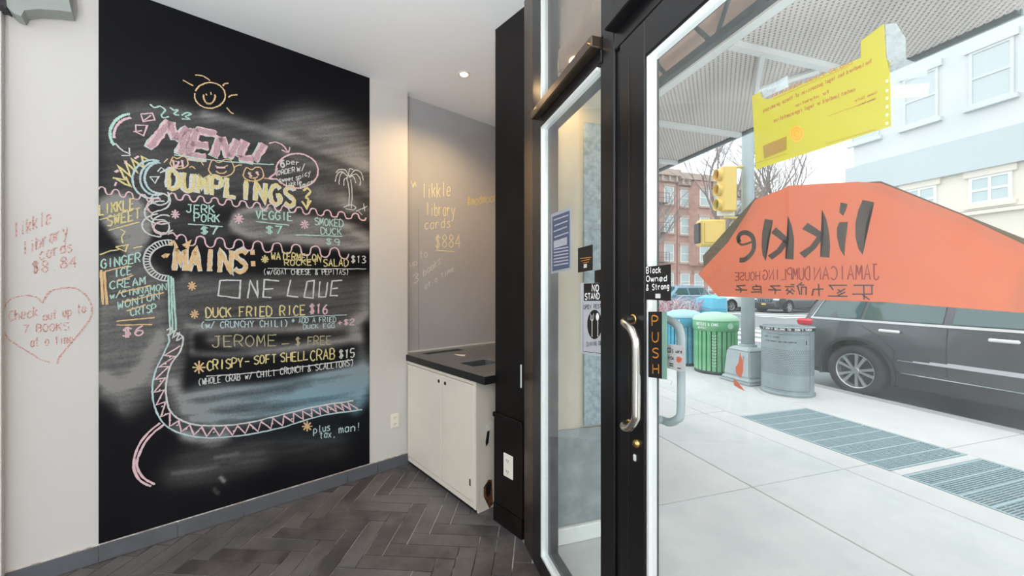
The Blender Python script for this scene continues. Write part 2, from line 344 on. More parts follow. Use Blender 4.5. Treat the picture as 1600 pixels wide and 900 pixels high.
def vtext(bm, s, p0, p1, wdt, h, wd, plane, nrm):
    for i, ch in enumerate(s):
        x = p0[0]+(p1[0]-p0[0])*i/(len(s)-1); y = p0[1]+(p1[1]-p0[1])*i/(len(s)-1)
        text(bm, ch, (x, y), (x+wdt, y), h, wd, plane, nrm, fill=1)

# ================================================================ THE ROOM
def rbox(bm, d0, d1, n0, n1, z0, z1): return box(bm, d0, d1, n0, n1, z0, z1, RM)
def struct(name, bm, m, parent=None, **k):
    o = obj(name, bm, m, parent, **k)
    if parent is None: o['kind'] = 'structure'
    return o
def store_d(n, v=GV): return (v-C1.x-NV.x*n)/DV.x            # where the shop front cuts a line of constant n
wall = struct('wall_left', rbox(B(), -4.2, 0, -.2, 0, 0, CEIL), M['wall'])
VN = 1.2                                                         # the niche reaches out behind the entry side wall
dn = store_d(-.08, VN-.002)
niche = struct('wall_niche', rbox(B(), 0, dn, -.2, -.08, 0, CEIL), M['wall'])
pn = R(store_d(-.2, VN), -.2, 0)
bm = B(); prism(bm, [R(-4.2,-.2,0), pn, (VN, 2.345), (GV, 2.345), R(store_d(6),6,0), R(-4.2,6,0)], CEIL, CEIL+.12)
struct('ceiling', bm, M['ceil'])
bm = B(); prism(bm, [R(-4.2,-.2,0), pn, (VN, 2.345), (.84, 2.345), R(store_d(6,.84),6,0), R(-4.2,6,0)], -.06, -.0045)
floor = struct('floor', bm, M['grout'])
# herringbone tiles, cut at the walls
WT, LT = .105, .42; fa = YAW+radians(4); e1 = Vector((sin(fa), cos(fa), 0)); e2 = Vector((cos(fa), -sin(fa), 0)); ORG = R(-1.0, .9, 0)
nt_ = 0
for i in range(-5, 6):
    for j in range(-40, 41):
        for hv in (0, 1):
            bx, by = j*WT+i*2*LT, j*WT
            g = .0032
            if hv == 0: q = [(bx+g,by+g),(bx+LT-g,by+g),(bx+LT-g,by+WT-g),(bx+g,by+WT-g)]
            else:
                x0 = bx+LT; y0 = by-LT+WT; q = [(x0+g,y0+g),(x0+WT-g,y0+g),(x0+WT-g,y0+LT-g),(x0+g,y0+LT-g)]
            wpts = [ORG+e1*a+e2*b for a, b in q]
            rc = [((p-C1).dot(DV), (p-C1).dot(NV)) for p in wpts]
            rc = clip(rc, 0, -1, -.012); 
            if len(rc) > 2: rc = clip(rc, 0, 1, 2.55)
            if len(rc) > 2: rc = clip(rc, -1, 0, 2.85)
            if len(rc) > 2: rc = clip(rc, DV.x, NV.x, .742-C1.x)
            if len(rc) < 3: continue
            ar = abs(sum(rc[a][0]*rc[(a+1)%len(rc)][1]-rc[(a+1)%len(rc)][0]*rc[a][1] for a in range(len(rc))))/2
            if ar < .0006: continue
            mean = [sum(p[a] for p in rc)/len(rc) for a in (0,1)]
            if min(p[0] for p in rc) > .03 and max(p[1] for p in rc) < 1.1: continue                     # hidden under the cabinet
            nt_ += 1
            dz = random.uniform(-.0006, .0006)
            bm = B(); prism(bm, rc, -.004, dz, RM)
            obj('tile', bm, M['tile'] if random.random() < .6 else M['tile2'], floor)
print('tiles', nt_)
rest = B(); prism(rest, [R(-4.2,2.56,0), R(store_d(2.56,.742),2.56,0), R(store_d(6,.742),6,0), R(-4.2,6,0)], -.004, 0)
obj('tile_field', rest, M['tile'], floor, kind='stuff')
# skirting of single tiles
bm = rbox(B(), -2.139, -.001, .001, .0075, .0, .0955); sk = struct('baseboard_left', bm, M['caulk'])
def d_at(px, py, n=.012): return (on_wall(px, py, n)-C1).dot(DV)
js = [-2.139]+[d_at(x, y) for x, y in ((155,850),(278,820),(381,790),(467,765),(543,745),(590,730))]+[-.001]
for a, b in zip(js[:-1], js[1:]):
    bm = B(); bbox(bm, a+.0015, b-.0015, .0078, .017, .0012, .092, .0015, RM); obj('skirting_tile', bm, M['basetile'], sk)
struct('trim_1', rbox(B(), -2.30, -2.142, .001, .05, 0, CEIL-.001), M['wall'])
# paint scuffs and red marker writing on the white wall
N0 = NV
def WP(n): return lambda x, y: on_wall(x, y, n)
bm = B(); pl = WP(.0012)
text(bm, 'likkle', (22,372), (82,348), 23, 1.8, pl, NV, .25)
text(bm, 'library', (36,400), (108,366), 20, 1.8, pl, NV, .25)
text(bm, 'cards', (62,406), (116,392), 18, 1.8, pl, NV, .25)
text(bm, '$8.84', (50,428), (124,416), 18, 2.0, pl, NV, .25)
text(bm, 'Check', (14,502), (62,494), 16, 1.6, pl, NV, .25); text(bm, 'out up to', (68,502), (136,488), 15, 1.6, pl, NV, .25)
text(bm, '7 BOOKS', (36,520), (110,516), 12, 1.6, pl, NV, .25); text(bm, 'at a time', (48,542), (116,536), 14, 1.6, pl, NV, .25)
obj('marker_writing', bm, M['marker'], wall, kind='stuff', label='faded red marker writing on the white wall')
bm = B()
ribbon(bm, curve([(66,474),(58,465),(40,462),(16,468),(5,486),(3,510),(14,530),(38,546),(64,562),(78,566)]), 2, pl, NV, .3)
ribbon(bm, curve([(66,474),(78,456),(100,450),(122,452),(140,470),(143,492),(128,516),(106,542),(92,560),(90,569)]), 2.2, pl, NV, .3)
obj('marker_heart', bm, M['marker'], wall, label='red marker heart drawn around the lower words')

# ---------------------------------------------------------------- big chalkboard wall
dL, dR = d_at(154, 450, .004), d_at(577.5, 450, .004)
def w2px(P):                                                            # numpy projection of world points
    xc = P[:,0]*cos(YAW)-P[:,1]*sin(YAW); yc = P[:,0]*sin(YAW)+P[:,1]*cos(YAW)
    return 800+FPX*xc/yc, 450-FPX*(P[:,2]-CAMZ)/yc
nx, nz_ = 170, 380
ds = np.linspace(dL, dR, nx); zs = np.linspace(.097, CEIL-.001, nz_)
DD, ZZ = np.meshgrid(ds, zs); P = np.stack([C1.x+DV.x*DD.ravel()+NV.x*.004, C1.y+DV.y*DD.ravel()+NV.y*.004, ZZ.ravel()], 1)
U, V = w2px(P)
dust = np.zeros(len(U)); tint = np.zeros(len(U))
def seg_dist(U, V, pts):
    best = np.full(len(U), 1e9)
    for (x0, y0), (x1, y1) in zip(pts[:-1], pts[1:]):
        dx, dy = x1-x0, y1-y0; L = dx*dx+dy*dy+1e-9
        t = np.clip(((U-x0)*dx+(V-y0)*dy)/L, 0, 1); best = np.minimum(best, np.hypot(U-x0-t*dx, V-y0-t*dy))
    return best
def smear(pts, wd, amt, soft=1.0):                                      # a wiped streak of chalk dust
    global dust
    d = seg_dist(U, V, curve(pts, 5)); dust += amt*np.exp(-(d/wd)**(2*soft))
def patch(poly, amt, edge=8):                                           # a wiped area
    global dust
    x = np.array([p[0] for p in poly]); y = np.array([p[1] for p in poly]); ins = np.zeros(len(U), bool); j = len(x)-1
    for i in range(len(x)):
        c = ((y[i] > V) != (y[j] > V)) & (U < (x[j]-x[i])*(V-y[i])/(y[j]-y[i]+1e-9)+x[i]); ins ^= c; j = i
    d = seg_dist(U, V, list(poly)+[poly[0]]); sd = np.where(ins, d, -d)
    dust += amt/(1+np.exp(-np.clip(sd/edge*3, -30, 30)))
rs = np.random.RandomState(3)
def vnoise(sx, sy, ang=0):
    a = radians(ang); u = (U*cos(a)+V*sin(a))/sx; v = (-U*sin(a)+V*cos(a))/sy
    T = rs.rand(256, 256); iu = np.floor(u).astype(int); iv = np.floor(v).astype(int); fu = u-iu; fv = v-iv
    fu = fu*fu*(3-2*fu); fv = fv*fv*(3-2*fv)
    g = lambda a, b: T[a % 256, b % 256]
    return (g(iu,iv)*(1-fu)+g(iu+1,iv)*fu)*(1-fv)+(g(iu,iv+1)*(1-fu)+g(iu+1,iv+1)*fu)*fv
patch(curve([(156,172),(250,164),(320,178),(410,192),(470,172),(540,186),(577,230),(577,330),(400,320),(200,320),(156,330)],3), .30, 22)
smear([(320,178),(390,196),(450,216),(520,240),(576,262)], 7, .45); smear([(200,170),(260,172),(330,186)], 10, .2)
smear([(440,200),(490,190),(530,210),(565,240)], 22, .35); smear([(490,215),(540,235),(570,260)], 12, .3)
smear([(420,225),(470,250),(540,270),(574,300)], 6, .2); smear([(500,305),(540,318),(575,335)], 12, .30); smear([(535,310),(545,322)], 10, .4)
patch(curve([(157,312),(185,304),(222,318),(236,350),(228,384),(205,402),(180,372),(158,340),(157,312)],4), 1.0, 8)
patch([(156,400),(228,404),(262,440),(264,520),(240,600),(190,640),(156,620)], .55, 14)
smear([(160,592),(185,602),(212,590),(232,560),(252,530)], 12, .75); smear([(158,470),(158,580)], 10, .2); smear([(200,640),(235,610),(258,560)], 16, .25)
patch(curve([(360,352),(372,330),(410,324),(470,336),(540,346),(577,362),(577,386),(520,384),(440,374),(385,368),(360,352)],4), .62, 7)
smear([(362,350),(372,332),(420,325)], 4, .5); smear([(366,358),(400,372),(470,376),(540,386),(574,384)], 7, .55); smear([(440,370),(500,378)], 8, .35); smear([(260,345),(345,365)], 20, .22)
smear([(540,355),(570,372)], 6, .5)
patch([(290,430),(577,432),(577,500),(560,500),(550,520),(290,520)], .36, 9); smear([(294,508),(330,512),(440,514),(540,508),(572,490)], 5, .4); smear([(300,546),(300,520),(320,512)], 5, .3)
smear([(420,455),(500,462)], 6, .3); smear([(300,455),(400,452)], 12, .15)
patch([(272,440),(290,430),(292,540),(280,620),(290,640),(270,650),(256,620),(262,560)], .42, 8)
smear([(330,530),(420,545),(520,535),(560,525)], 9, .45); smear([(300,552),(400,552),(560,528)], 5, .4)
smear([(575,440),(572,480),(560,500),(552,520)], 10, .4); smear([(556,500),(566,560),(564,620),(555,640)], 9, .35)
patch(curve([(280,618),(330,600),(430,604),(520,580),(574,560),(574,625),(520,640),(430,655),(340,672),(280,660)],3), .50, 12)
smear([(285,620),(340,612),(430,600),(510,585),(566,575)], 5, .5); smear([(290,640),(360,630),(450,622),(560,600)], 7, .45); smear([(300,655),(380,650),(470,638),(560,618)], 5, .5)
smear([(500,600),(540,598),(572,580)], 14, .45); smear([(270,600),(290,630),(330,655)], 10, .5); smear([(470,612),(570,602)], 10, .35)
smear([(290,680),(330,688),(352,680)], 9, .7); smear([(272,668),(300,682)], 7, .4)
smear([(270,742),(330,735),(400,715)], 22, .17); smear([(270,740),(310,735),(340,728)], 3, .25); smear([(300,720),(420,700),(520,690)], 26, .16); smear([(336,715),(372,708)], 2.5, .3)
smear([(345,746),(350,752)], 2.5, .8); smear([(335,765),(340,770)], 3, .3)
streak = vnoise(60, 4, -8)*.55+vnoise(26, 2.4, -6)*.35+vnoise(90, 24, 12)*.4
dust = np.clip(dust, 0, 2)**1.25*(.40+1.05*streak); dust = np.clip(dust, 0, 1.3)+.012*vnoise(60, 60)
blue = np.clip((V-540)/80, 0, 1)*np.clip((U-260)/230, 0, 1)*np.clip((700-V)/40, 0, 1)   # bluer dust tint, growing rightwards over the lower sweep
me = bpy.data.meshes.new('chalkboard')
idx = np.arange(nx*nz_).reshape(nz_, nx)
faces = np.stack([idx[:-1,:-1], idx[:-1,1:], idx[1:,1:], idx[1:,:-1]], -1).reshape(-1, 4)
# front grid + a simple back box so that the board is a slab
base = R((dL+dR)/2, 0, .097); verts = (P-np.array(base))
vb = [tuple(R(a, .0004, z)-base) for a, z in ((dL,.097),(dR,.097),(dR,CEIL-.001),(dL,CEIL-.001))]
k0 = len(verts); c00, c10, c11, c01 = int(idx[0,0]), int(idx[0,-1]), int(idx[-1,-1]), int(idx[-1,0])
fl = faces.tolist()+[[k0,k0+3,k0+2,k0+1],[c00,c10,k0+1,k0],[c10,c11,k0+2,k0+1],[c11,c01,k0+3,k0+2],[c01,c00,k0,k0+3]]
me.from_pydata([tuple(v) for v in verts]+vb, [], fl)
at = me.color_attributes.new('dust', 'FLOAT_COLOR', 'POINT')
ca = np.zeros((k0+4, 4)); ca[:k0,0] = dust; ca[:k0,1] = blue; ca[:,3] = 1; at.data.foreach_set('color', ca.ravel())
board = link(bpy.data.objects.new('chalkboard', me)); board.location = base; MW[board.name] = Matrix.Translation(base)
tag(board, 'tall black menu chalkboard wall covered in coloured chalk lettering between white walls', 'chalkboard')
m = mat('chalkboard_dust', (.0065,.0062,.008), .55, spec=.14); t = m.node_tree; b = t.nodes['Principled BSDF']
vc = t.nodes.new('ShaderNodeVertexColor'); vc.layer_name = 'dust'; sp = t.nodes.new('ShaderNodeSeparateColor'); t.links.new(vc.outputs[0], sp.inputs[0])
n = t.nodes.new('ShaderNodeTexNoise'); n.inputs['Scale'].default_value = 90; n.inputs['Detail'].default_value = 6; tcn = t.nodes.new('ShaderNodeTexCoord'); t.links.new(tcn.outputs['Object'], n.inputs['Vector'])
mr = t.nodes.new('ShaderNodeMapRange'); mr.inputs[1].default_value = .3; mr.inputs[2].default_value = .7; mr.inputs[3].default_value = .75; mr.inputs[4].default_value = 1.1; t.links.new(n.outputs['Fac'], mr.inputs[0])
ml = t.nodes.new('ShaderNodeMath'); ml.operation = 'MULTIPLY'; t.links.new(sp.outputs[0], ml.inputs[0]); t.links.new(mr.outputs[0], ml.inputs[1])
m1 = t.nodes.new('ShaderNodeMix'); m1.data_type = 'RGBA'; m1.inputs[6].default_value = (.25,.245,.24,1); m1.inputs[7].default_value = (.20,.33,.40,1); t.links.new(sp.outputs[1], m1.inputs[0])
m2 = t.nodes.new('ShaderNodeMix'); m2.data_type = 'RGBA'; m2.inputs[6].default_value = (.0028,.0031,.0050,1); t.links.new(ml.outputs[0], m2.inputs[0]); t.links.new(m1.outputs[2], m2.inputs[7]); t.links.new(m2.outputs[2], b.inputs['Base Color'])  # black base tinted slightly blue to carry the sky sheen
me.materials.append(m)

PL = WP(.0048); layer = [0]
def chalk(name, colour, label, draw, n=.0048):
    bm = B(); layer[0] += 1; pl = WP(n+.00006*layer[0]); draw(bm, pl); return obj(name, bm, CH[colour], board, label=label, keep=True, kind='stuff' if name.split('_')[-1] in ('lettering','marks','dots','flags','triangles','cheeks','underlines','drawing','scribble','lines') else None)
J = .35
def T(s, p0, p1, h, w_=1.6, j=J, **k): return lambda bm, pl: text(bm, s, p0, p1, h, w_, pl, NV, j, **k)
def L(*lines, w=1.6, j=J, smoothk=True): return lambda bm, pl: [ribbon(bm, curve(list(q), 5) if len(q) > 2 and smoothk else list(q), w, pl, NV, j) for q in lines]
def multi(*fs): return lambda bm, pl: [f(bm, pl) for f in fs]
def arcp(cx, cy, rx, ry, a0, a1, n=20): return [(cx+rx*cos(radians(a0+(a1-a0)*i/n)), cy-ry*sin(radians(a0+(a1-a0)*i/n))) for i in range(n+1)]
chalk('sun_drawing', 'o', 'orange chalk sun with a smile', L(arcp(328,149,24,20,160,-190), arcp(327,150,9,12,170,370), [(286,125),(302,134)],[(305,117),(318,119),(328,126)],[(348,134),(351,131),(357,130)],[(357,152),(362,149),(371,148)],[(354,168),(359,174),(365,178)],[(322,146),(323,149)],[(329,144),(330,148)], w=1.8))
# MENU block letters
def menu(bm, pl, wd, jit):
    for st in ([(232,231),(266,190)],[(266,190),(274,218)],[(274,218),(294,200)],[(294,200),(281,241)],[(306,202),(294,243)],[(306,203),(338,209)],[(300,224),(326,228)],[(294,243),(322,246)],
               [(334,244),(346,214)],[(346,214),(358,246)],[(358,246),(372,219)],[(384,220),(374,245)],[(374,247),(396,250)],[(398,250),(413,225)]):
        ribbon(bm, st, wd, pl, NV, jit)
chalk('title_lettering', 'g', 'mint chalk edging behind the title', lambda bm, pl: [menu(bm, (lambda x, y, pl=pl: pl(x-1.6, y+.8)), 12, .5)], n=.0044)
chalk('title_lettering', 'p', 'pink block letters of the title', lambda bm, pl: menu(bm, pl, 12, .5))
chalk('title_lettering', 'd', 'dark scribbled fill of the title letters', lambda bm, pl: menu(bm, pl, 7, 1.5))
chalk('title_underline', 'g', None, L([(272,242),(330,250),(400,256),(428,257)], w=1.6))
chalk('headline_lettering', 'w', 'white chalk edges of the dumplings headline', T('DUMPLINGS', (263,294), (466,324), 27, 7, shear=.04, fill=.66, h1=30))
chalk('headline_lettering', 'y', 'yellow chalk dumplings headline', T('DUMPLINGS', (264,294), (467,324), 27, 4.4, shear=.04, fill=.66, h1=30))
chalk('headline_lettering', 'w', 'white chalk edges of the mains headline', T('MAINS', (272,422), (390,426), 34, 7, fill=.72, shear=.06))
chalk('headline_lettering', 'o', 'orange pink chalk mains headline', multi(T('MAINS', (272,422), (390,426), 34, 5.0, fill=.72, shear=.06), L([(391,394),(398,394)],[(392,412),(399,412)], w=8, j=0)))
# speech bubble
chalk('speech_bubble', 'p', 'pink chalk speech bubble', multi(L(arcp(464,267,33,27,197,-140,30)+[(440,287),(432,280),(420,279),(430,271),(433,262)], w=2.2), L([(420,224),(432,222),(444,229),(449,237)],[(440,234),(450,238),(453,230)], w=1.8)))
chalk('bubble_lettering', 'w', None, multi(T('6', (438,261),(447,262),12,2.2), T('per', (448,256),(470,259),8,1.2), T('ORDER', (434,274),(462,268),7,1.2), T('w/', (464,268),(478,266),10,1.2), T('sweet', (436,284),(460,282),6,1.1), T('spicy', (462,282),(486,272),8,1.1), T('likkle', (446,292),(472,288),7,1.1), T('sauce', (468,294),(490,286),6,1.1)))
chalk('palm_drawing', 'w', 'white chalk palm tree', L([(542,278),(546,300),(545,322)],[(548,280),(550,300),(549,325)],[(543,276),(534,268),(526,274),(524,284)],[(543,275),(534,270),(530,282),(530,288)],[(544,275),(540,266),(530,265),(525,270)],[(545,275),(546,264),(552,265)],[(546,276),(555,266),(564,270),(568,282)],[(546,277),(556,272),(563,280),(562,290)],[(545,276),(552,276),(556,286)],[(544,277),(538,280),(537,290)],[(537,324),(548,320),(556,324),(552,328),(540,326)],[(556,330),(566,326),(574,322)],[(560,330),(566,336)],[(568,318),(570,330)], w=1.3))
# faces of the dumplings
def face(cx, cy, r, s=1): return [arcp(cx,cy,r,r*.62,10,-190,14), [(cx-r,cy),(cx-r*.7,cy-r*.7),(cx-r*.2,cy-r*.5),(cx+r*.3,cy-r*.75),(cx+r*.8,cy-r*.6),(cx+r,cy)], arcp(cx,cy+r*.12,r*.4,r*.22,190,350,6), [(cx-r*.5,cy-r*.25),(cx-r*.2,cy-r*.15)],[(cx+r*.2,cy-r*.15),(cx+r*.5,cy-r*.28)]]
for c_, ex in ((face(280,255,14), [[(262,248),(256,254)],[(296,262),(300,260),(305,264)]]), (face(346,264,20), [[(318,258),(312,250),(308,253)],[(366,262),(372,258),(378,258)]]), (face(396,273,16), [[(412,278),(420,279)]])):
    chalk('dumpling_drawing', 'o', 'smiling dumpling in orange chalk', L(*c_, *ex, w=1.5))
chalk('dumpling_cheeks', 'p', None, L([(270,250),(274,262),(280,252)],[(284,250),(286,262)],[(338,262),(352,262)],[(388,270),(394,276)],[(400,268),(404,274)], w=2.5))
chalk('arrow_drawing', 'y', 'yellow chalk arrow after the headline', L([(474,298),(480,294),(485,300),(478,308),(482,312),(479,324)], w=3.2)); chalk('arrow_head', 'y', None, L([(472,314),(479,326),(486,313)], w=2.6, smoothk=False))
chalk('curved_arrow', 'g', 'mint and pink chalk curved arrow', L(arcp(206,209,34,31,95,215,16), w=3.4)); chalk('curved_arrow', 'p', None, L(arcp(207,211,29,27,95,190,14), w=3)); chalk('curved_arrow', 'w', None, L([(180,224),(190,234),(202,240)],[(190,243),(203,243)],[(203,243),(202,231)], w=2))
chalk('steam_drawing', 'g', 'mint chalk steam curls', L([(234,163),(242,168),(250,166),(258,172),(252,180),(256,184),(264,182)],[(266,168),(272,172),(278,172),(272,178),(280,180)],[(284,180),(292,176),(298,178),(290,182),(296,186),(284,186)], w=2))
chalk('pink_flags', 'p', None, L([(220,178),(238,177),(242,187),(224,190),(220,178)],[(225,188),(236,180)],[(212,195),(230,196),(224,212),(212,206),(212,195)],[(208,206),(222,204)], w=1.8, smoothk=False))
# crown and wheel on the left
chalk('crown_drawing', 'y', 'yellow chalk zigzag crown', L([(176,278),(196,281),(184,258),(204,276),(196,252),(214,270),(206,248),(224,262),(222,244),(232,250)],[(182,280),(204,292),(196,276)], w=2.6, smoothk=False))
chalk('crown_dots', 'p', None, L([(181,266),(184,269)],[(195,253),(198,254)],[(179,287),(182,288)],[(212,245),(215,247)], w=6))
chalk('wheel_drawing', 'b', 'pale blue chalk wheel', L(arcp(238,280,31,30,70,290,24), arcp(244,279,25,26,80,290,20), arcp(250,278,24,24,90,280,20), w=2.6)); chalk('wheel_marks', 'w', None, L([(234,276),(248,276),(242,286),(234,276)],[(246,268),(252,262),(258,266),(250,270)], w=1.6, smoothk=False))
# wavy frills
def wave(p0, p1, amp, n, k=10): 
    out = []
    for i in range(n*k+1):
        t = i/(n*k); out.append((p0[0]+(p1[0]-p0[0])*t-amp*.22*sin(4*pi*n*t), p0[1]+(p1[1]-p0[1])*t-amp*sin(2*pi*n*t)))
    return out
chalk('pink_frill', 'p', 'pink chalk wavy frill under the headline', L(wave((264,306),(572,340),5,14,14), w=2, smoothk=False))
chalk('pink_frill', 'p', 'pink chalk wavy frill above the mains', L(wave((276,374),(545,397),8,9,16), w=2, smoothk=False))
chalk('pink_frill', 'p', None, L(wave((154,296),(240,312),5,4), w=1.8, smoothk=False))
chalk('scroll_drawing', 'w', 'white and pink chalk scroll curls', L(arcp(250,311,14,9,0,360,16), arcp(252,332,26,18,80,300,18), arcp(256,350,18,14,60,320,16), arcp(252,352,30,18,100,270,14), [(262,300),(266,316),(258,326),(240,332),(238,342),(256,344),(264,352),(262,362),(250,368)], w=2))
chalk('scroll_drawing', 'p', None, L(arcp(254,356,14,10,70,300,14), arcp(244,322,14,12,60,250,12),[(262,366),(270,364),(276,370)], w=2))
def ladder(bm, pl):
    o = arcp(262,407,38,32,80,270,22); i_ = arcp(264,407,30,24,80,270,22)
    ribbon(bm, o, 2, pl, NV, J); ribbon(bm, i_, 2, pl, NV, J)
    for a, b_ in zip(o, i_): ribbon(bm, [a, b_], 1.6, pl, NV)
chalk('ladder_drawing', 'w', 'white chalk ladder curve beside the mains', ladder)
chalk('corner_triangles', 'o', None, L([(264,382),(272,378),(276,388)],[(286,384),(296,378),(292,388)],[(254,402),(262,396),(258,402)], w=4.5, smoothk=False))
chalk('neck_lines', 'g', 'mint chalk guitar neck lines', L([(263,430),(264,470),(266,520)],[(270,434),(273,480),(275,516)],[(267,432),(270,520)], w=2.4))
def body(bm, pl):
    o = curve([(262,522),(264,534),(254,556),(243,580),(238,608),(242,636),(256,662),(280,676),(320,684),(380,680),(440,668),(500,650),(566,640)], 8)
    i_ = curve([(276,520),(286,528),(282,548),(268,568),(260,596),(260,620),(266,642),(286,658),(320,665),(380,662),(440,648),(500,634),(552,626)], 8)
    return o, i_
chalk('guitar_body', 'b', 'pale blue chalk guitar outline', lambda bm, pl: ribbon(bm, body(0,0)[0], 2.2, pl, NV, J)); chalk('guitar_body', 'w', None, lambda bm, pl: ribbon(bm, body(0,0)[1], 2.2, pl, NV, J))
def zig(bm, pl):
    o, i_ = body(0,0); n = 50; pts = []
    def at_len(c, f):
        c = [(x, y) for x, y in c]; d = [0]
        for a, b_ in zip(c[:-1], c[1:]): d.append(d[-1]+math.hypot(b_[0]-a[0], b_[1]-a[1])*(1+.9*max(0, (b_[0]-430)/130)))
        t = f*d[-1]
        for k in range(len(c)-1):
            if d[k+1] >= t: u = (t-d[k])/max(1e-6, d[k+1]-d[k]); return (c[k][0]+(c[k+1][0]-c[k][0])*u, c[k][1]+(c[k+1][1]-c[k][1])*u)
        return c[-1]
    for k in range(n):
        f = .05+.95*k/n; a, b_ = (o, i_) if k % 2 else (i_, o); q = at_len(a, f); c = at_len(b_, f); pts.append((q[0]*.88+c[0]*.12, q[1]*.88+c[1]*.12))
    ribbon(bm, pts, 2, pl, NV, .3)
chalk('zigzag_band', 'p', 'pink chalk zigzag along the guitar', zig)
def dots(bm, pl):
    o, i_ = body(0,0)
    for k in range(14, len(o)-6, 4): x = (o[k][0]+i_[k][0])/2; y = (o[k][1]+i_[k][1])/2; ribbon(bm, [(x,y),(x+1.5,y+1)], 2.4, pl, NV)
chalk('band_dots', 'w', None, dots)
chalk('strap_drawing', 'p', 'pink double chalk strap line', L([(250,661),(228,680),(213,704),(209,730),(218,750),(236,760)],[(256,663),(234,682),(219,706),(214,728),(224,746),(242,757)], w=3)); 
chalk('bridge_scribble', 'w', None, L([(260,516),(268,512),(264,524),(274,516),(270,528),(280,520),(276,532),(286,526)], w=1.8))
# menu lines
chalk('sweet_lettering', 'y', 'yellow chalk column heading', multi(T('LIKKLE',(155,336),(212,326),16,2), T('SWEET',(168,354),(222,340),16,2), L([(156,343),(192,334)],[(169,360),(218,347)],[(188,358),(196,362),(190,370),(192,380)],[(181,386),(200,382),(196,393),(181,386)],[(156,398),(172,392),(186,390)],[(208,388),(222,385)], w=1.8, smoothk=False)))
chalk('sweet_lettering', 'g', None, multi(T('GINGER',(158,420),(222,408),14,1.8), T('ICE',(179,434),(208,427),12,1.7), T('CREAM',(172,452),(230,444),12,1.7), T('w/CINNAMON',(172,467),(262,452),10,1.5), T('WONTON',(184,484),(252,466),12,1.6), T('CRISP',(204,494),(246,486),12,1.6)))
chalk('sweet_underlines', 'o', None, multi(L([(164,424),(202,415)],[(182,440),(208,430)],[(185,458),(236,446)],[(192,472),(256,457)],[(198,486),(228,476)],[(182,502),(242,496)],[(182,508),(238,507)], w=2, smoothk=False), L([(158,422),(161,476)],[(163,424),(167,476)], w=3)))
chalk('price_lettering', 'p', 'pink chalk price of the sweet', T('$6',(192,528),(230,522),15,2.2))
def star(x, y, r): return [[(x-r,y),(x+r,y)],[(x,y-r),(x,y+r)],[(x-r*.7,y-r*.7),(x+r*.7,y+r*.7)],[(x+r*.7,y-r*.7),(x-r*.7,y+r*.7)]]
for c_, *q in (('p',274,335,7),('p',373,342,8),('p',476,351,7),('o',300,447,7),('o',304,491,7),('o',311,574,10),('o',480,666,8),('y',414,405,6)): chalk('asterisk', c_, None, L(*star(*q), w=2.1, smoothk=False))
chalk('menu_lettering', 'g', 'mint chalk dumpling names and prices', multi(T('JERK',(292,332),(338,333),12,1.8), T('PORK',(304,346),(346,347),12,1.8), L([(294,350),(348,354)],[(462,367),(535,369)],[(400,346),(452,352)], w=1.6), T('$7',(314,366),(344,366),12,2), T('VEGGIE',(400,342),(460,345),13,1.9), T('$7',(416,365),(444,366),12,2.0), T('SMOKED',(492,351),(538,355),11,1.6), T('DUCK',(502,366),(536,367),10,1.6), T('$9',(510,382),(534,384),10,1.6)))
chalk('menu_lettering', 'y', 'yellow chalk salad line', multi(T('WATERMELON',(424,405),(504,409),11,1.6), T('ROCKET',(445,415),(498,414),9,1.5), T('SALAD',(506,416),(546,416),11,1.6)))
chalk('menu_lettering', 'w', None, multi(T('$13',(549,411),(574,411),11,1.6), L([(418,419),(480,420),(572,420)], w=1.2), T('(w/GOAT CHEESE & PEPITAS)',(412,429),(546,429),8,1.1)))
def onelove(bm, pl):
    for q in ([(344,438),(341,462),(374,466),(376,438),(344,438)],[(387,466),(391,438),(403,464),(402,438)],[(436,439),(413,437),(411,464),(424,465)],[(413,452),(427,451)],[(454,437),(449,462),(466,464)],[(480,440),(475,464),(489,466),(491,438),(480,440)],[(500,440),(498,464),(509,464),(512,441)],[(535,438),(519,439),(516,462),(528,462)],[(519,451),(528,450)]): ribbon(bm, q, 2.2, pl, NV, .3)
chalk('menu_lettering', 'w', 'large white chalk words in the middle', onelove)
chalk('menu_lettering', 'y', 'yellow chalk duck rice line', T('DUCK FRIED RICE',(322,496),(480,492),15,1.9)); chalk('menu_lettering', 'p', None, T('$16',(484,490),(514,490),15,2))
chalk('menu_lettering', 'b', None, multi(L([(320,500),(440,496),(542,492)], w=1.4), T('(w/ CRUNCHY CHILI)',(314,513),(452,510),10,1.4), T('* ADD A FRIED',(456,505),(526,503),8,1.2), T('DUCK EGG',(474,514),(524,512),7,1.1)))
chalk('menu_lettering', 'p', None, T('+$2',(528,509),(556,507),9,1.5))
CH['j'] = chalkmat('chalk_rubbed_yellow', (.46,.42,.27))
chalk('menu_lettering', 'j', 'faint yellow chalk line', multi(T('JEROME',(332,542),(436,540),17,1.7), L([(440,538),(452,537)], w=1.6), T('$ FREE',(462,540),(520,538),13,1.5)))
chalk('menu_lettering', 'y', 'yellow chalk crab line', multi(T('CRISPY-',(324,579),(392,572),15,1.9), T('SOFT',(397,569),(434,566),13,1.8), T('SHELL',(439,566),(484,562),14,1.8), T('CRAB',(485,564),(526,560),16,1.8)))
chalk('menu_lettering', 'w', None, multi(T('$15',(530,560),(556,558),13,1.8), L([(322,588),(420,580),(552,562)], w=1.5)))
chalk('menu_lettering', 'w', None, T('(WHOLE CRAB w/ CHILI CRUNCH & SCALLIONS)',(310,602),(554,571),10,1.2))
chalk('menu_lettering', 'b', None, multi(T('plus',(490,678),(518,672),11,1.4), T('tax,',(500,685),(526,682),11,1.4), T('man!',(530,677),(566,672),12,1.4)))

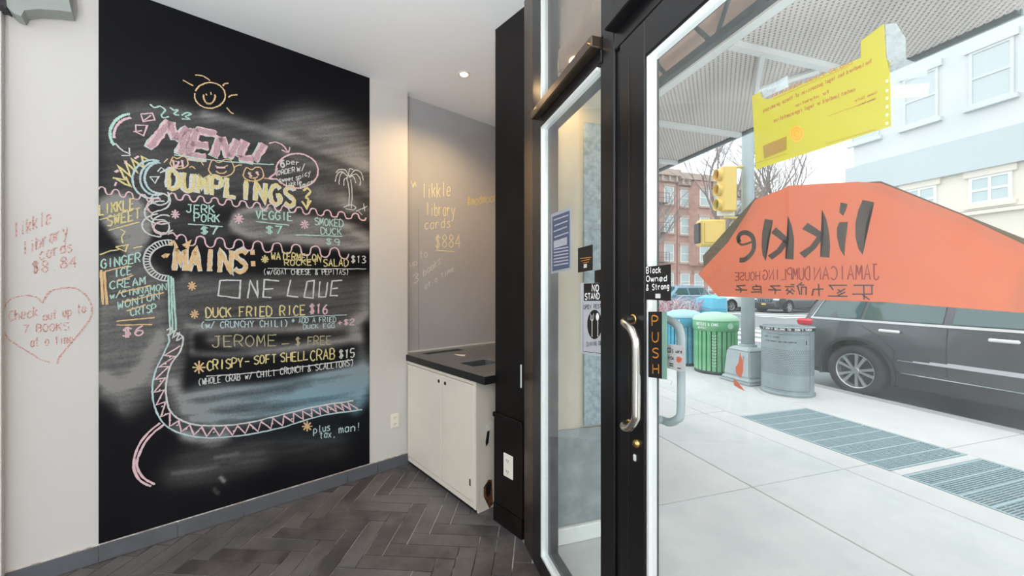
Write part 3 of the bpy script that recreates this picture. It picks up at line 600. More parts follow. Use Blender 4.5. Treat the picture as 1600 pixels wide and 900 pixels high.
# ---------------------------------------------------------------- niche: grey board, counter, cabinet
gb = obj('grey_chalkboard', rbox(B(), .0, dn-.01, -.079, -.074, .935, CEIL-.001), M['greyboard'])
tag(gb, 'dark grey chalkboard panel with faint yellow writing above the black counter', 'chalkboard')
obj('panel_seam', rbox(B(), .14, .1415, -.0739, -.0735, .935, 2.2), M['blk'], gb)
pg = WP(-.0732)
bm = B(); text(bm, 'likkle', (660,310),(706,306),22,1.3,pg,NV,.25); text(bm, 'library', (666,336),(712,338),20,1.3,pg,NV,.25); text(bm, 'cards', (664,358),(706,355),15,1.2,pg,NV,.25); text(bm, '$884', (680,388),(722,386),20,1.3,pg,NV,.25)
ribbon(bm, [(681,391),(710,393)], 1.3, pg, NV); ribbon(bm, [(642,282),(645,292),(649,284),(650,291)], 1.3, pg, NV, .3)
obj('chalk_writing', bm, CH['r'], gb, kind='stuff', label='faint yellow chalk words', keep=True)
bm = B(); text(bm, '#madmoon', (730,322),(778,314),14,1.5,pg,NV,.25); obj('chalk_writing', bm, CH['y'], gb, kind='stuff', label='brighter yellow chalk tag at the board edge', keep=True)
bm = B(); text(bm, 'up', (640,416),(654,414),9,1.2,pg,NV,.25); text(bm, 'to', (656,404),(670,402),12,1.2,pg,NV,.25); text(bm, '3', (646,444),(658,438),14,1.3,pg,NV,.25); text(bm, 'books', (662,432),(690,410),12,1.2,pg,NV,.25); text(bm, 'at a time', (664,452),(710,422),9,1.1,pg,NV,.25)
obj('chalk_writing', bm, CH['q'], gb, kind='stuff', label='faint grey chalk words lower left', keep=True)
# worktop with two cut-outs, cut slanting where it meets the shop front
ct = thing('worktop', 'black laminate worktop with two cut-outs on the white cabinet', 'worktop', R(.1, .5, .88))
bm = B(); holes = ((.06,.36,.05,.22),)
nb = sorted([-.074, .02, .12, .62, .80, 1.112]); db = sorted([-.012, .12, .20, .36, .50, 1.4])
def hole(n0, n1, d0, d1): return (abs(n0-.02) < .001 and d0 >= .11 and d1 <= .51) or (abs(n0-.62) < .001 and d0 >= .11 and d1 <= .37)
for a, b_ in zip(nb[:-1], nb[1:]):
    for c, d in zip(db[:-1], db[1:]):
        if hole(a, b_, c, d): continue
        q = clip([(c,a),(d,a),(d,b_),(c,b_)], DV.x, NV.x, VN-.004-C1.x)
        if a >= .0 and c < .0: pass
        if len(q) > 2: prism(bm, q, .882, .932, RM)
bmesh.ops.remove_doubles(bm, verts=bm.verts, dist=1e-5); obj('top_slab', bm, M['counter'], ct)
obj('hole_shade', rbox(B(), .12, .50, .02, .12, .8805, .884), M['dark'], ct); obj('hole_shade', rbox(B(), .12, .36, .62, .80, .8805, .884), M['dark'], ct)  # dark plates stand in for the shade inside the worktop holes
bm = rbox(B(), -.0145, -.0125, -.079, 1.112, .881, .9325); rbox(bm, -.0145, .45, 1.1122, 1.114, .881, .9325); obj('edge_strip', bm, M['blk'], ct)
bm = rbox(B(), .0, dn-.04, -.073, -.066, .9325, .945); obj('back_bead', bm, M['silver'], ct)
tag(obj('torn_paper', slabpoly(B(), [R(.30,.26,.9335),R(.33,.32,.9335),R(.36,.35,.9335),R(.31,.40,.9335),R(.29,.33,.9335)], Vector((0,0,.001))), M['white']), 'small torn white paper scrap lying on the black worktop', 'paper')
cb = thing('base_cabinet', 'worn white two-door cabinet under the black worktop, rust at its foot', 'cabinet', R(.1, .55, 0))
cut = store_d(1.0, .735)
obj('side_panel', rbox(B(), .018, .30, .985, 1.0, .0, .88), M['cab'], cb); obj('carcass', rbox(B(), .019, .40, .02, .984, .065, .88), M['cab'], cb)
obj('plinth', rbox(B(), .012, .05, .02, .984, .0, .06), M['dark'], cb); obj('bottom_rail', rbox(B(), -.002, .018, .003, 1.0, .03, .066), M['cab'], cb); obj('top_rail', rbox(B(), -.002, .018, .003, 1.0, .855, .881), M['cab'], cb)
for a, b_, h in ((.012,.568,.53),(.574,.975,.62)):
    bm = B(); bbox(bm, -.006, .018, a, b_, .070, .850, .003, RM); dr = obj('door', bm, M['cab'], cb)
    m4 = RM @ Matrix.Translation((-.0065, h, .80)) @ Matrix.Rotation(pi/2, 4, 'Y'); bm = B(); lathe(bm, [(.001,-.003),(.013,-.003),(.013,.002),(.009,.002),(.009,-.001),(.001,-.001)], 14, m4); obj('finger_pull', bm, M['dark'], dr)
obj('corner_post', rbox(B(), -.004, .02, .978, 1.0035, .03, .88), M['cab'], cb)
bm = B(); prism(bm, [(-.005,.93),(-.0075,.93),(-.0075,.945),(-.005,.945)], .17, .215, RM); obj('chip', bm, M['dark'], cb)
sd = lambda x, y, n=1.0042: None
def sidep(pts, mat_, nm, off=.0005):
    bm = B(); P_ = []
    for d, z in pts: P_.append(R(d, 1.0005+off, z))
    slabpoly(bm, P_, NV*.001); obj(nm, bm, mat_, cb)
sidep([(.06,.16),(.10,.20),(.13,.19),(.14,.02),(.11,.0),(.06,.10)], M['rust'], 'rust_stain')
sidep([(.075,.15),(.10,.19),(.125,.17),(.115,.10),(.085,.09)], M['dark'], 'burn_hole', .002)
sidep([(.07,.57),(.12,.60),(.15,.57),(.13,.53),(.085,.54)], M['white'], 'peeling_tape', .004); sidep([(.09,.53),(.11,.53),(.10,.45),(.08,.43),(.075,.46)], M['dark'], 'tear_mark', .002)
# pier: black boxing between niche and shop front, glossy return strip
pier = struct('wall_pier', prism(B(), [R(.067,1.119,0), R(.067,1.400,0), (.855, 2.19), (.855, 2.345), (VN-.002, 2.345), R(store_d(1.119,VN-.002),1.119,0)], 0, CEIL-.001), M['blackmatte'])
bm = B(); bbox(bm, .053, .0665, 1.119, 1.39, .12, .67, .004, RM); bbox(bm, .045, .0665, 1.115, 1.392, .67, .70, .004, RM); obj('lower_panel', bm, M['blackmatte'], pier)
bm = B(); rbox(bm, .050, .0665, 1.119, 1.392, .0, .118); obj('kick_board', bm, M['blackmatte'], pier)
bm = B(); bbox(bm, .060, .0665, 1.366, 1.377, .90, 1.04, .002, RM); obj('latch_plate', bm, M['silver'], pier)
struct('wall_front', box(B(), .762, .855, 2.012, 2.187, 0, CEIL-.001), M['blackmatte'])
struct('trim_2', box(B(), .742, .761, 2.012, 2.155, 0, CEIL-.002), M['bronze'])
def outlet(label, Mx, h=.115):
    o = thing('wall_outlet', label, 'outlet', Mx.translation)
    bm = B(); bbox(bm, -.036, .036, 0, .006, -h/2, h/2, .003, Mx); obj('cover_plate', bm, M['white'], o)
    for s in (-1, 1):
        bm = B(); bbox(bm, -.017, .017, .006, .009, s*.027-.015, s*.027+.015, .002, Mx); rr = obj('receptacle', bm, M['white'], o)
        bm = B(); box(bm, -.008,-.005,.0091,.0095,s*.027-.003,s*.027+.007,Mx); box(bm, .005,.008,.0091,.0095,s*.027-.003,s*.027+.007,Mx); box(bm, -.002,.002,.0091,.0095,s*.027-.010,s*.027-.006,Mx); obj('slots', bm, M['dark'], rr)
p = on_wall(616.5, 657, 0); d_ = (p-C1).dot(DV)
outlet('white outlet low on the white wall strip left of the cabinet', RM @ Matrix.Translation((d_, .0006, p.z)))
p = on_d(795, 728, .053); n_ = (p-C1).dot(NV)
outlet('off-white double outlet on the black pier beside the glass door', RM @ Matrix.Translation((.0525, n_, p.z)) @ Matrix.Rotation(pi/2, 4, 'Z') @ Matrix.Scale(1.25, 4), .115)
# ceiling downlight, added fill lamps behind the camera and the grey fixture at top left
def downlight(pos, power, label, colr=(1,.66,.32)):
    o = thing('recessed_downlight', label, 'ceiling light', pos, group=None)
    mt = Matrix.Translation(pos)
    bm = B(); lathe(bm, [(.030,.0),(.046,-.003),(.050,-.001),(.050,.002),(.030,.003)], 28, mt); obj('trim_ring', bm, M['white'], o, smooth=True)
    bm = B(); lathe(bm, [(.0005,-.0005),(.030,-.0008)], 28, mt); m = mat('lamp_lens', (1,.9,.7), .5, emis=(1,.86,.58), estr=9); obj('lens', bm, m, o)
    ld = bpy.data.lights.new('lamp', 'SPOT'); ld.energy = power; ld.color = colr; ld.spot_size = radians(150); ld.spot_blend = 1; ld.shadow_soft_size = .035
    l = link(bpy.data.objects.new('lamp', ld)); l.parent = o; l.location = (0,0,-.03); return o
dlp = camw(-.374, 3.05, CEIL-.001)
dlp = camw((725-800)/FPX*3.06, 3.06, CEIL-.002)
downlight(dlp, 42, 'small glowing recessed downlight in the ceiling near the black pier')
for i, (a, b_) in enumerate(((-3.0,3.6),(-3.2,5.2),(-1.2,5.2))):                 # unseen globes added behind the camera to brighten the room
    q = R(a, b_, 2.35); pd = thing('fill_pendant', ['added fill-light globe left of the camera','added fill-light globe in the far back corner','added fill-light globe right behind the camera'][i], 'lamp', q, group='added fill globes at the back of the room')
    bm = B(); lathe(bm, [(.001,-.10),(.06,-.08),(.10,0),(.06,.08),(.001,.10)], 20, Matrix.Translation(q)); obj('globe', bm, mat('globe_glow', (1,1,1), .5, emis=(1,.95,.88), estr=6), pd, smooth=True)
    obj('cord', tube(B(), [q+Vector((0,0,.105)), q+Vector((0,0,.828))], .004, 6), M['darkpl'], pd)
    ld = bpy.data.lights.new('lamp', 'POINT'); ld.energy = FILL_PEND; ld.color = (1,.95,.88); ld.shadow_soft_size = .11
    l = link(bpy.data.objects.new('lamp', ld)); l.parent = pd
for i, (a, b_) in enumerate(((-2.3,3.6),(-2.7,4.9),(-3.2,4.1))):                 # unseen uplights added behind the camera to brighten ceiling and walls
    q = R(a, b_, .001); pd = thing('fill_uplight', ['added fill-light can left of the camera','added fill-light can behind the camera','added fill-light can by the left wall'][i], 'lamp', q, group='added fill uplights at the back of the room')
    mt = Matrix.Translation(q); bm = B(); lathe(bm, [(.001,0),(.09,0),(.10,.28),(.095,.28),(.085,.02),(.001,.02)], 24, mt); obj('can', bm, M['darkpl'], pd, smooth=True)
    bm = B(); lathe(bm, [(.001,.24),(.09,.24)], 20, mt); obj('lens', bm, mat('fill_lens', (1,1,1), .5, emis=(1,.98,.95), estr=8), pd)
    ld = bpy.data.lights.new('lamp', 'SPOT'); ld.energy = FILL_UP; ld.color = (.96,.98,1); ld.spot_size = radians(150); ld.spot_blend = .6; ld.shadow_soft_size = .08
    l = link(bpy.data.objects.new('lamp', ld)); l.parent = pd; l.location = (0,0,.30); l.rotation_euler = (pi, 0, 0)
bm = B(); Mx = RM
fx = thing('ceiling_fixture', 'grey metal fixture at the top left of the white wall', 'fixture', R(-2.0, .05, 2.9))
q = [on_wall(x, y, .10) for x, y in ((6,-30),(10,10),(22,21),(33,25),(38,16),(60,14),(90,16),(112,19),(108,2),(110,-30))]
slabpoly(bm, q, NV*-.09); obj('housing', bm, M['greyfix'], fx)
q = [on_wall(x, y, .105) for x, y in ((-30,-30),(-30,6),(4,8),(10,12),(6,-30))]
bm = B(); slabpoly(bm, q, NV*-.09); obj('dark_end', bm, M['darkpl'], fx)

# ================================================================ SHOP FRONT
def sbox(bm, t0, t1, z0, z1, v0=.74, v1=.84, bev=.003): return bbox(bm, v0, v1, t0, t1, z0, z1, bev)
w1 = thing('window_1', kind='structure', loc=(.79, 1.6, 0))
obj('stile', sbox(B(), 1.885, 2.008, 0, CEIL-.003), M['black'], w1)
obj('sill_rail', sbox(B(), 1.277, 1.885, 0, .105), M['black'], w1)
obj('head_rail', sbox(B(), 1.277, 1.885, 2.335, 2.385), M['black'], w1)
obj('top_rail', sbox(B(), 1.277, 1.885, 3.12, CEIL-.003), M['black'], w1)
def beads(par, t0, t1, z0, z1, b=.018, v0=.738, v1=.775, m='silver', hide=False):
    if hide: obj('glazing_bead', sbox(B(), t0-.008, t0+b, z0, z1, .746, .82, .002), M['black'], par); t0 += b; 
    for a in (() if hide else ((t0, t0+b, z0, z1),))+((t1-b, t1, z0, z1), (t0+b, t1-b, z0, z0+b), (t0+b, t1-b, z1-b, z1)):
        obj('glazing_bead', sbox(B(), a[0], a[1], a[2], a[3], v0, v1, .002), M[m], par)
beads(w1, 1.278, 1.884, .106, 2.334, .014, hide=True)
obj('glass_pane', box(B(), .757, .763, 1.2925, 1.8695, .1205, 2.3195), M['glass2'], w1)
beads(w1, 1.278, 1.884, 2.432, 3.118, .012, hide=True)
obj('glass_pane', box(B(), .757, .763, 1.291, 1.871, 2.445, 3.105), M['glass2'], w1)
tr1 = struct('trim_3', sbox(B(), 1.192, 1.269, 0, CEIL-.003, .742, .85, .004), M['black'])
tr2 = thing('trim_4', kind='structure', loc=(.78, .9, 2.38))
obj('transom_bar', sbox(B(), 1.277, 1.93, 2.387, 2.431, .70, .84, .004), M['bronze'], tr2)
obj('transom_bar', sbox(B(), -.1, 1.191, 2.387, 2.431, .70, .84, .004), M['black'], tr2)
obj('header', sbox(B(), -.1, 1.191, 2.325, 2.386, .74, .84, .003), M['black'], tr2)
bm = B()
for t_ in (1.86, 1.845, 1.30): bm2 = lathe(bm, [(.0005,-.004),(.005,-.003),(.005,.001)], 10, Matrix.Translation((.699, t_, 2.41)) @ Matrix.Rotation(pi/2, 4, 'Y'))
obj('screw', bm, M['brass'], tr2)
w2 = thing('window_2', kind='structure', loc=(.79, .6, 2.45))
obj('glass_pane', box(B(), .757, .763, .0, 1.12, 2.50, 3.12), M['glass2'], w2)
obj('frame', sbox(B(), 1.12, 1.191, 2.433, CEIL-.003), M['black'], w2); obj('frame', sbox(B(), -.1, 1.12, 2.433, 2.50), M['black'], w2); obj('frame', sbox(B(), -.1, 1.12, 3.12, CEIL-.003), M['black'], w2)
# jamb
struct('trim_5', sbox(B(), 1.150, 1.1915, 0, 2.324, .752, .84), M['black'])
struct('trim_6', sbox(B(), .0, .066, 0, 2.324, .74, .84), M['black'])
dr = thing('door_1', kind='structure', loc=(.79, .6, 0))
obj('stile', sbox(B(), 1.012, 1.147, .012, 2.318, .735, .79), M['black'], dr); obj('stile', sbox(B(), .07, .20, .012, 2.318, .735, .79), M['black'], dr)
obj('top_rail', sbox(B(), .2005, 1.0115, 2.205, 2.318, .735, .79), M['black'], dr); obj('bottom_rail', sbox(B(), .2005, 1.0115, .012, .25, .735, .79), M['black'], dr)
beads(dr, .2005, 1.0115, .2505, 2.2045, .012, .741, .772)
GD = .7535
obj('glass_pane', box(B(), GD, GD+.006, .213, .999, .263, 2.192), M['glass'], dr)
obj('stile_groove', box(B(), .7335, .7345, 1.090, 1.093, .1, 2.25), M['bronze'], dr)
# offset pull inside
def P_(px, py, v): return on_store(px, py, v)
top0 = P_(990, 499, .737); bot0 = P_(984, 663, .737)
hp = [top0, P_(984,499,.715), P_(976,502,.690), P_(976,505,.678), P_(984,512,.672), P_(991,526,.672), P_(994,545,.672), P_(994,640,.672), P_(992,656,.674), P_(984,668,.680), P_(976,668,.688), P_(975,664,.700), bot0]
hp = [Vector(a) for a in hp]
for a in hp[6:8]: a.y = hp[7].y
sm = []
for i in range(len(hp)-1):
    p0, p1, p2, p3 = hp[max(i-1,0)], hp[i], hp[i+1], hp[min(i+2,len(hp)-1)]
    for j in range(5):
        t = j/5; sm.append(.5*((2*p1)+(-p0+p2)*t+(2*p0-5*p1+4*p2-p3)*t*t+(-p0+3*p1-3*p2+p3)*t**3))
sm.append(hp[-1])
obj('pull_handle', tube(B(), sm, .0115, 16), M['steel'], dr, smooth=True, label='curved brushed steel pull handle inside')
for c in (top0, bot0):
    bm = B(); lathe(bm, [(.0005,-.006),(.015,-.005),(.017,.0)], 20, Matrix.Translation((.735, c.y, c.z)) @ Matrix.Rotation(pi/2, 4, 'Y')); obj('rosette', bm, M['brass'], dr, smooth=True)
k = P_(996, 693, .735); bm = B(); lathe(bm, [(.0005,-.012),(.010,-.012),(.014,-.002),(.014,.001)], 20, Matrix.Translation((.735, k.y, k.z)) @ Matrix.Rotation(pi/2, 4, 'Y')); obj('lock_cylinder', bm, M['brass'], dr, smooth=True)
k = P_(993, 715, .735); bm = B(); bbox(bm, .729, .7355, k.y-.006, k.y+.006, k.z-.010, k.z+.010, .002); obj('lock_indicator', bm, M['silver'], dr)
# D-shaped pull outside the glass
vo = .83
op = [P_(1024,498,.7925), P_(1030,494,vo-.01), P_(1040,498,vo), P_(1056,506,vo), P_(1063,520,vo), P_(1064,545,vo), P_(1064,640,vo), P_(1058,655,vo), P_(1046,660,vo), P_(1034,656,vo-.005), P_(1024,656,.7925)]
op = [Vector(a) for a in op]; op[6].y = op[5].y
sm = []
for i in range(len(op)-1):
    p0, p1, p2, p3 = op[max(i-1,0)], op[i], op[i+1], op[min(i+2,len(op)-1)]
    for j in range(5):
        t = j/5; sm.append(.5*((2*p1)+(-p0+p2)*t+(2*p0-5*p1+4*p2-p3)*t*t+(-p0+3*p1-3*p2+p3)*t**3))
sm.append(op[-1])
obj('outer_pull', tube(B(), sm, .0125, 14), M['pole'], dr, smooth=True, label='grey pull handle on the street side')

# ---------------------------------------------------------------- stickers and notices on the glass
XV = Vector((1, 0, 0))
def sheet(name, label, cat, quad, v, m, th=.0008, parent=None):
    bm = B(); slabpoly(bm, [P_(x, y, v) for x, y in quad], Vector((th, 0, 0)))
    o = obj(name, bm, m, parent)
    if label: tag(o, label, cat)
    return o
def marks(name, par, m, draw, v, label=None):
    bm = B(); pl = lambda x, y: P_(x, y, v); draw(bm, pl); return obj(name, bm, m, par, keep=True, label=label, kind='stuff' if name in ('lettering','print_lines','stamp_text','punched_holes','character_lettering','tagline_lettering','shop_name_lettering','seal_ring','cutlery','picture') else None)
def TX(s, p0, p1, h, w_, **k): return lambda bm, pl: text(bm, s, p0, p1, h, w_, pl, XV, 0, **k)
def LN(*lines, w=1.5): return lambda bm, pl: [ribbon(bm, list(q), w, pl, XV) for q in lines]
def PG(*polys): 
    def f(bm, pl):
        for q in polys:
            vs = [bm.verts.new(pl(x, y)) for x, y in q]; fc = bm.faces.new(vs)
            bmesh.ops.triangulate(bm, faces=[fc])
    return f
vi = GD-.0012; vs_ = .7555                                        # in front of door glass / side glass (glass at .757)
so = sheet('door_sticker', 'black square sticker reading Black Owned & Strong on the door glass edge', 'sticker', [(1008,417),(1048,413),(1048,470),(1008,468)], .7340-.0008, M['blk'])
marks('lettering', so, M['wht'], multi(TX('Black',(1010,427),(1034,426),9,1.5), TX('Owned',(1010,440),(1044,439),9,1.5), TX('& Strong',(1010,454),(1047,451),9,1.5,fill=.66)), .7328)
marks('small_mark', so, M['silver'], PG([(1024,459),(1032,459),(1032,466),(1024,466)]), .7328)
so = sheet('push_sign', 'dark vertical push plate with amber letters beside the door handle', 'sign', [(1013,487),(1034,487),(1034,592),(1013,589)], .7362, M['blk'])
marks('lettering', so, M['yprint'], lambda bm, pl: vtext(bm, 'PUSH', (1019,509), (1020,584), 9, 15, 2.2, pl, XV), .7354)
so = sheet('acrylic_strip', 'pale green clear strip next to the dark push plate', 'strip', [(1034.3,487),(1042,488),(1042,593),(1034.3,592)], .7362, mat('pale_green_acrylic', (.34,.55,.47), .2, trans=.5))
so = sheet('payment_sticker', 'grey rounded card payment sticker on the outer door handle', 'sticker', [(1042,537),(1067,540),(1070,544),(1070,580),(1067,582),(1043,575),(1040,571),(1040,540)], vi, mat('sticker_grey', (.42,.42,.42), .5))
marks('lettering', so, M['blk'], multi(LN([(1043,544),(1048,544),(1048,550),(1043,550),(1043,544)],[(1045,547),(1046.5,547)], w=1.2), TX('Square',(1050,551),(1066,552),5,.8), TX('VISA',(1044,561),(1053,562),4.5,.9), LN([(1046,568),(1052,569)],[(1046,571),(1052,572)],[(1058,575),(1064,576)], w=1.4)), vi-.0009)
marks('orange_mark', so, M['orange'], PG([(1057,558),(1061,557),(1065,560),(1065,564),(1061,567),(1057,565)]), vi-.001)
# side light notices
so = sheet('blue_notice', 'blue printed notice with white margin on the narrow side window', 'notice', [(861,335),(892,323),(893,421),(861,428)], vs_, mat('notice_margin', (.50,.53,.58), .6, trans=.3))
marks('blue_panel', so, mat('notice_blue', (.105,.135,.23), .6, trans=.2), PG([(863,339),(890,329),(890,418),(863,424)]), vs_-.0006)
ln = [[(865+i%2, 344+i*9-0), (888-(i%3), 336+i*9)] for i in range(4)]+[[(865,390+i*5),(888,386+i*5)] for i in range(6)]
marks('print_lines', so, mat('notice_pale', (.42,.44,.50), .6), multi(LN(*ln, w=2.0), PG([(865,377),(886,370),(886,382),(865,388)])), vs_-.0012)
so = sheet('dark_sticker', 'small dark square sticker with a brown picture on the side window', 'sticker', [(903,388),(926,382),(926,422),(903,426)], vs_, M['blk'])
marks('picture', so, M['yprint'], LN([(906,404),(924,402)],[(908,408),(922,405)],[(911,411),(920,409)], w=1.2), vs_-.0006); marks('small_mark', so, M['silver'], PG([(912,413),(917,412),(917,418),(912,419)]), vs_-.0006)
so = sheet('black_sticker', 'plain black square sticker just above the no standing notice', 'sticker', [(929,423),(944,420),(944,444),(929,444)], vs_, M['blk'])
so = sheet('no_standing_notice', 'white no standing notice with fork and spoon disc on the side window', 'notice', [(907,442),(944,442),(944,558),(907,552)], vs_-.0012, mat('notice_white', (.62,.64,.68), .6, trans=.3))
vn = vs_-.0020
marks('header_band', so, M['blk'], PG([(912,443),(944,442),(944,470),(912,470)]), vn)
marks('lettering', so, M['wht'], multi(TX('NO',(925,455),(937,455),10,2.2), TX('STANDING',(914,468),(952,466),9,1.9)), vn-.0007)
marks('lettering', so, M['blk'], multi(TX('OPEN RESTAURANTS',(912,483),(962,480),6,1.0), TX('DINING ONLY',(917,541),(946,538),6,1.0), LN([(911,472),(911,549),(944,553)], w=.8)), vn)
marks('disc', so, M['blk'], PG(arcp(929,507,11.5,23,0,350,28)), vn)
marks('cutlery', so, M['wht'], multi(LN([(925,492),(925,526)],[(934,500),(934,526)], w=1.8), LN([(922.5,490),(922.5,498),(925,502),(927.5,498),(927.5,490)], w=1.0), PG(arcp(933.5,495,2.6,6,0,330,12))), vn-.0007)
# orange shop sign on the outside of the door glass (its back shows from inside)
vo1 = GD+.0085
sg = thing('shop_sign', 'large orange cut-corner sign with mirrored dark lettering on the door glass', 'sign', P_(1340, 485, vo1))
bm = B(); outl = [(1091,428),(1138,378),(1180,312),(1218,297),(1222,296),(1232,290),(1300,286),(1340,284),(1376,286),(1500,335),(1600,382),(1625,394),(1612,490),(1575,487),(1380,472),(1122,463),(1112,452)]
slabpoly(bm, [P_(x, y, vo1) for x, y in outl], Vector((.001, 0, 0))); obj('orange_panel', bm, M['orange'], sg)
def band(nm, q):
    bm = B(); slabpoly(bm, [P_(x, y, vo1+.0022) for x, y in q], Vector((.0008, 0, 0))); obj(nm, bm, M['olive'], sg, label='olive backing edge showing past the panel')
band('backing_edge', [(1098,400),(1178,311),(1184,310),(1184,330),(1100,420)]); band('backing_edge', [(1335,286),(1376,283),(1608,376),(1640,392),(1640,420),(1500,350)]); band('backing_edge', [(1575,486),(1600,412),(1640,412),(1640,492)])
Z4 = lambda q: [(1080+x/3.077, 270+y/3.077) for x, y in q]
Lk = [[(824,130),(880,142),(860,180),(842,240),(832,310),(824,394),(804,365),(790,310),(790,240),(804,178)],
 [(718,142),(752,150),(744,180),(730,207),(712,190)], [(712,238),(754,236),(746,290),(740,345),(737,402),(714,365),(701,310),(700,265)],
 [(628,175),(650,222),(662,285),(668,350),(664,408),(620,404),(632,350),(638,290),(635,225)], [(533,270),(560,240),(638,292),(630,322)], [(612,298),(634,312),(600,362),(545,411),(520,385),(572,352)],
 [(465,205),(484,255),(495,320),(492,417),(452,414),(464,360),(470,305),(468,250)], [(384,288),(408,262),(470,318),(460,345)], [(445,322),(466,338),(432,385),(388,418),(368,398),(412,368)],
 [(354,222),(393,228),(374,285),(362,340),(358,425),(343,395),(338,350),(341,285)]]
marks('shop_name_lettering', sg, M['brownprint'], multi(PG(*[Z4(q) for q in Lk]), lambda bm, pl: ribbon(bm, curve(Z4([(232,335),(226,312),(240,292),(265,288),(292,305),(302,340),(298,372),(280,400),(255,418),(232,420)]), 6), 7.5, pl, XV), lambda bm, pl: ribbon(bm, curve(Z4([(234,300),(226,325),(240,345),(270,340),(296,330)]), 5), 3.2, pl, XV)), vo1-.0007)
marks('tagline_lettering', sg, M['redprint'], multi(TX('JAMAICAN',(1373,437),(1269,437),24,2.0,h1=19,fill=.74), TX('DUMPLING',(1265,437),(1190,437),19,1.8,h1=15,fill=.74), TX('HOUSE',(1187,438),(1146,438),14,1.6,h1=12,fill=.74)), vo1-.0007)
Z6 = lambda q: [(1250+x/3.463, 440+y/3.463) for x, y in q]; Z5 = lambda q: [(1010+x/3.75, 440+y/3.75) for x, y in q]
zh = [Z6([(290,20),(400,20)]),Z6([(388,20),(390,68)]),Z6([(282,68),(392,68)]),Z6([(345,20),(347,96)]),Z6([(338,70),(376,98)]),Z6([(155,20),(255,20)]),Z6([(150,78),(258,80)]),Z6([(160,20),(180,45)]),Z6([(205,42),(222,58)]),Z6([(200,64),(245,38)]),Z6([(205,76),(245,56)]),
 Z6([(100,12),(104,78)]),Z6([(70,42),(128,40)]),Z6([(72,42),(66,76)]),Z6([(34,30),(32,72)]),Z6([(6,30),(36,30)]),Z6([(8,30),(8,72)]),
 Z5([(900,20),(925,20)]),Z5([(912,5),(880,30)]),Z5([(885,22),(900,76)]),Z5([(845,18),(868,18)]),Z5([(812,30),(868,30)]),Z5([(830,40),(818,55)]),Z5([(848,40),(868,58)]),Z5([(850,50),(822,74)]),Z5([(826,50),(862,74)]),
 Z5([(724,26),(786,24)]),Z5([(728,26),(756,46)]),Z5([(756,44),(754,74)]),Z5([(714,48),(790,50)]),Z5([(640,18),(650,28)]),Z5([(622,30),(672,28)]),Z5([(670,28),(674,70)]),Z5([(624,30),(624,46)]),Z5([(624,46),(670,46)]),Z5([(612,62),(668,60)]),
 Z5([(526,26),(582,22)]),Z5([(530,26),(556,44)]),Z5([(556,42),(552,66)]),Z5([(520,48),(590,50)])]
marks('character_lettering', sg, M['brownprint'], LN(*zh, w=2.0), vo1-.0007)
# little orange remnants
so = sheet('vinyl_scrap', 'upper torn orange vinyl scrap on the glass over the lamp post base', 'sticker', [(1156,551),(1161,566),(1161,580),(1157,591),(1150,583),(1149,574),(1154,567)], vo1, M['orange'])
so = sheet('vinyl_scrap', 'lower torn orange vinyl scrap on the glass below the lamp post base', 'sticker', [(1146,592),(1151,595),(1158,604),(1164,611),(1155,607),(1147,602)], vo1, M['orange'])
# yellow notice
vy = GD+.0075
yq = [(1175,150),(1188,144),(1190,152),(1199,156),(1345,90),(1345,64),(1381,37),(1384,90),(1390,97),(1392,197),(1181,265)]
yn = sheet('yellow_notice', 'yellow legal notice seen from behind, taped high on the door glass', 'notice', yq, vy, M['yellow'])
vyt = vy-.0007
marks('print_lines', yn, M['yprint'], multi(TX("LANDLORD'S LEGAL POSSESSION",(1331,100),(1206,152),5,.9), TX('The Landlord has legal possession of these premises.',(1362,98),(1188,178),6,1.1), TX('For information',(1294,146),(1242,168),5,1.1), TX('contact Landlord or legal representative',(1336,142),(1208,192),6,1.1), LN([(1326,104),(1208,155)],[(1368,155),(1292,182)],[(1368,202),(1290,225)],[(1180,255),(1230,240)], w=.6), TX('Name Date',(1370,146),(1335,160),4,.8), TX('Notary Public',(1368,155),(1340,166),3,.7)), vyt)
marks('stamp_box', yn, M['ybox'], PG([(1192,228),(1229,213),(1229,234),(1194,248)]), vyt-.0002); marks('stamp_text', yn, M['yprint'], LN([(1198,231),(1224,221)],[(1199,235),(1222,226)],[(1200,239),(1224,229)],[(1205,243),(1218,238)], w=.9), vyt-.0006)
marks('seal', yn, M['seal'], multi(PG(arcp(1245,209,11,13,0,350,24))), vyt); marks('seal_ring', yn, M['yprint'], LN(arcp(1245,209,8,9.5,0,360,24), arcp(1245,209,4,5,0,360,16), w=.7), vyt-.0004)
marks('punched_holes', yn, M['wht'], PG(*[[(1384,y),(1388,y-1),(1388,y+3),(1384,y+4)] for y in (125,140,152,165,178,191)]), vyt)
sheet('white_tape', 'strip of white tape right of the yellow notice', 'tape', [(1394,134),(1452,130),(1449,150),(1394,154)], vy, M['wtape'])
sheet('clear_tape', 'clear tape strip holding the upper right corner of the yellow notice', 'tape', [(1383,38),(1400,36),(1415,60),(1415,92),(1448,104),(1448,118),(1394,130),(1386,96)], vy, M['tape'])
sheet('clear_tape', 'clear tape strip on the upper left corner of the yellow notice', 'tape', [(1189,140),(1230,118),(1232,136),(1194,153)], vy, M['tape'])

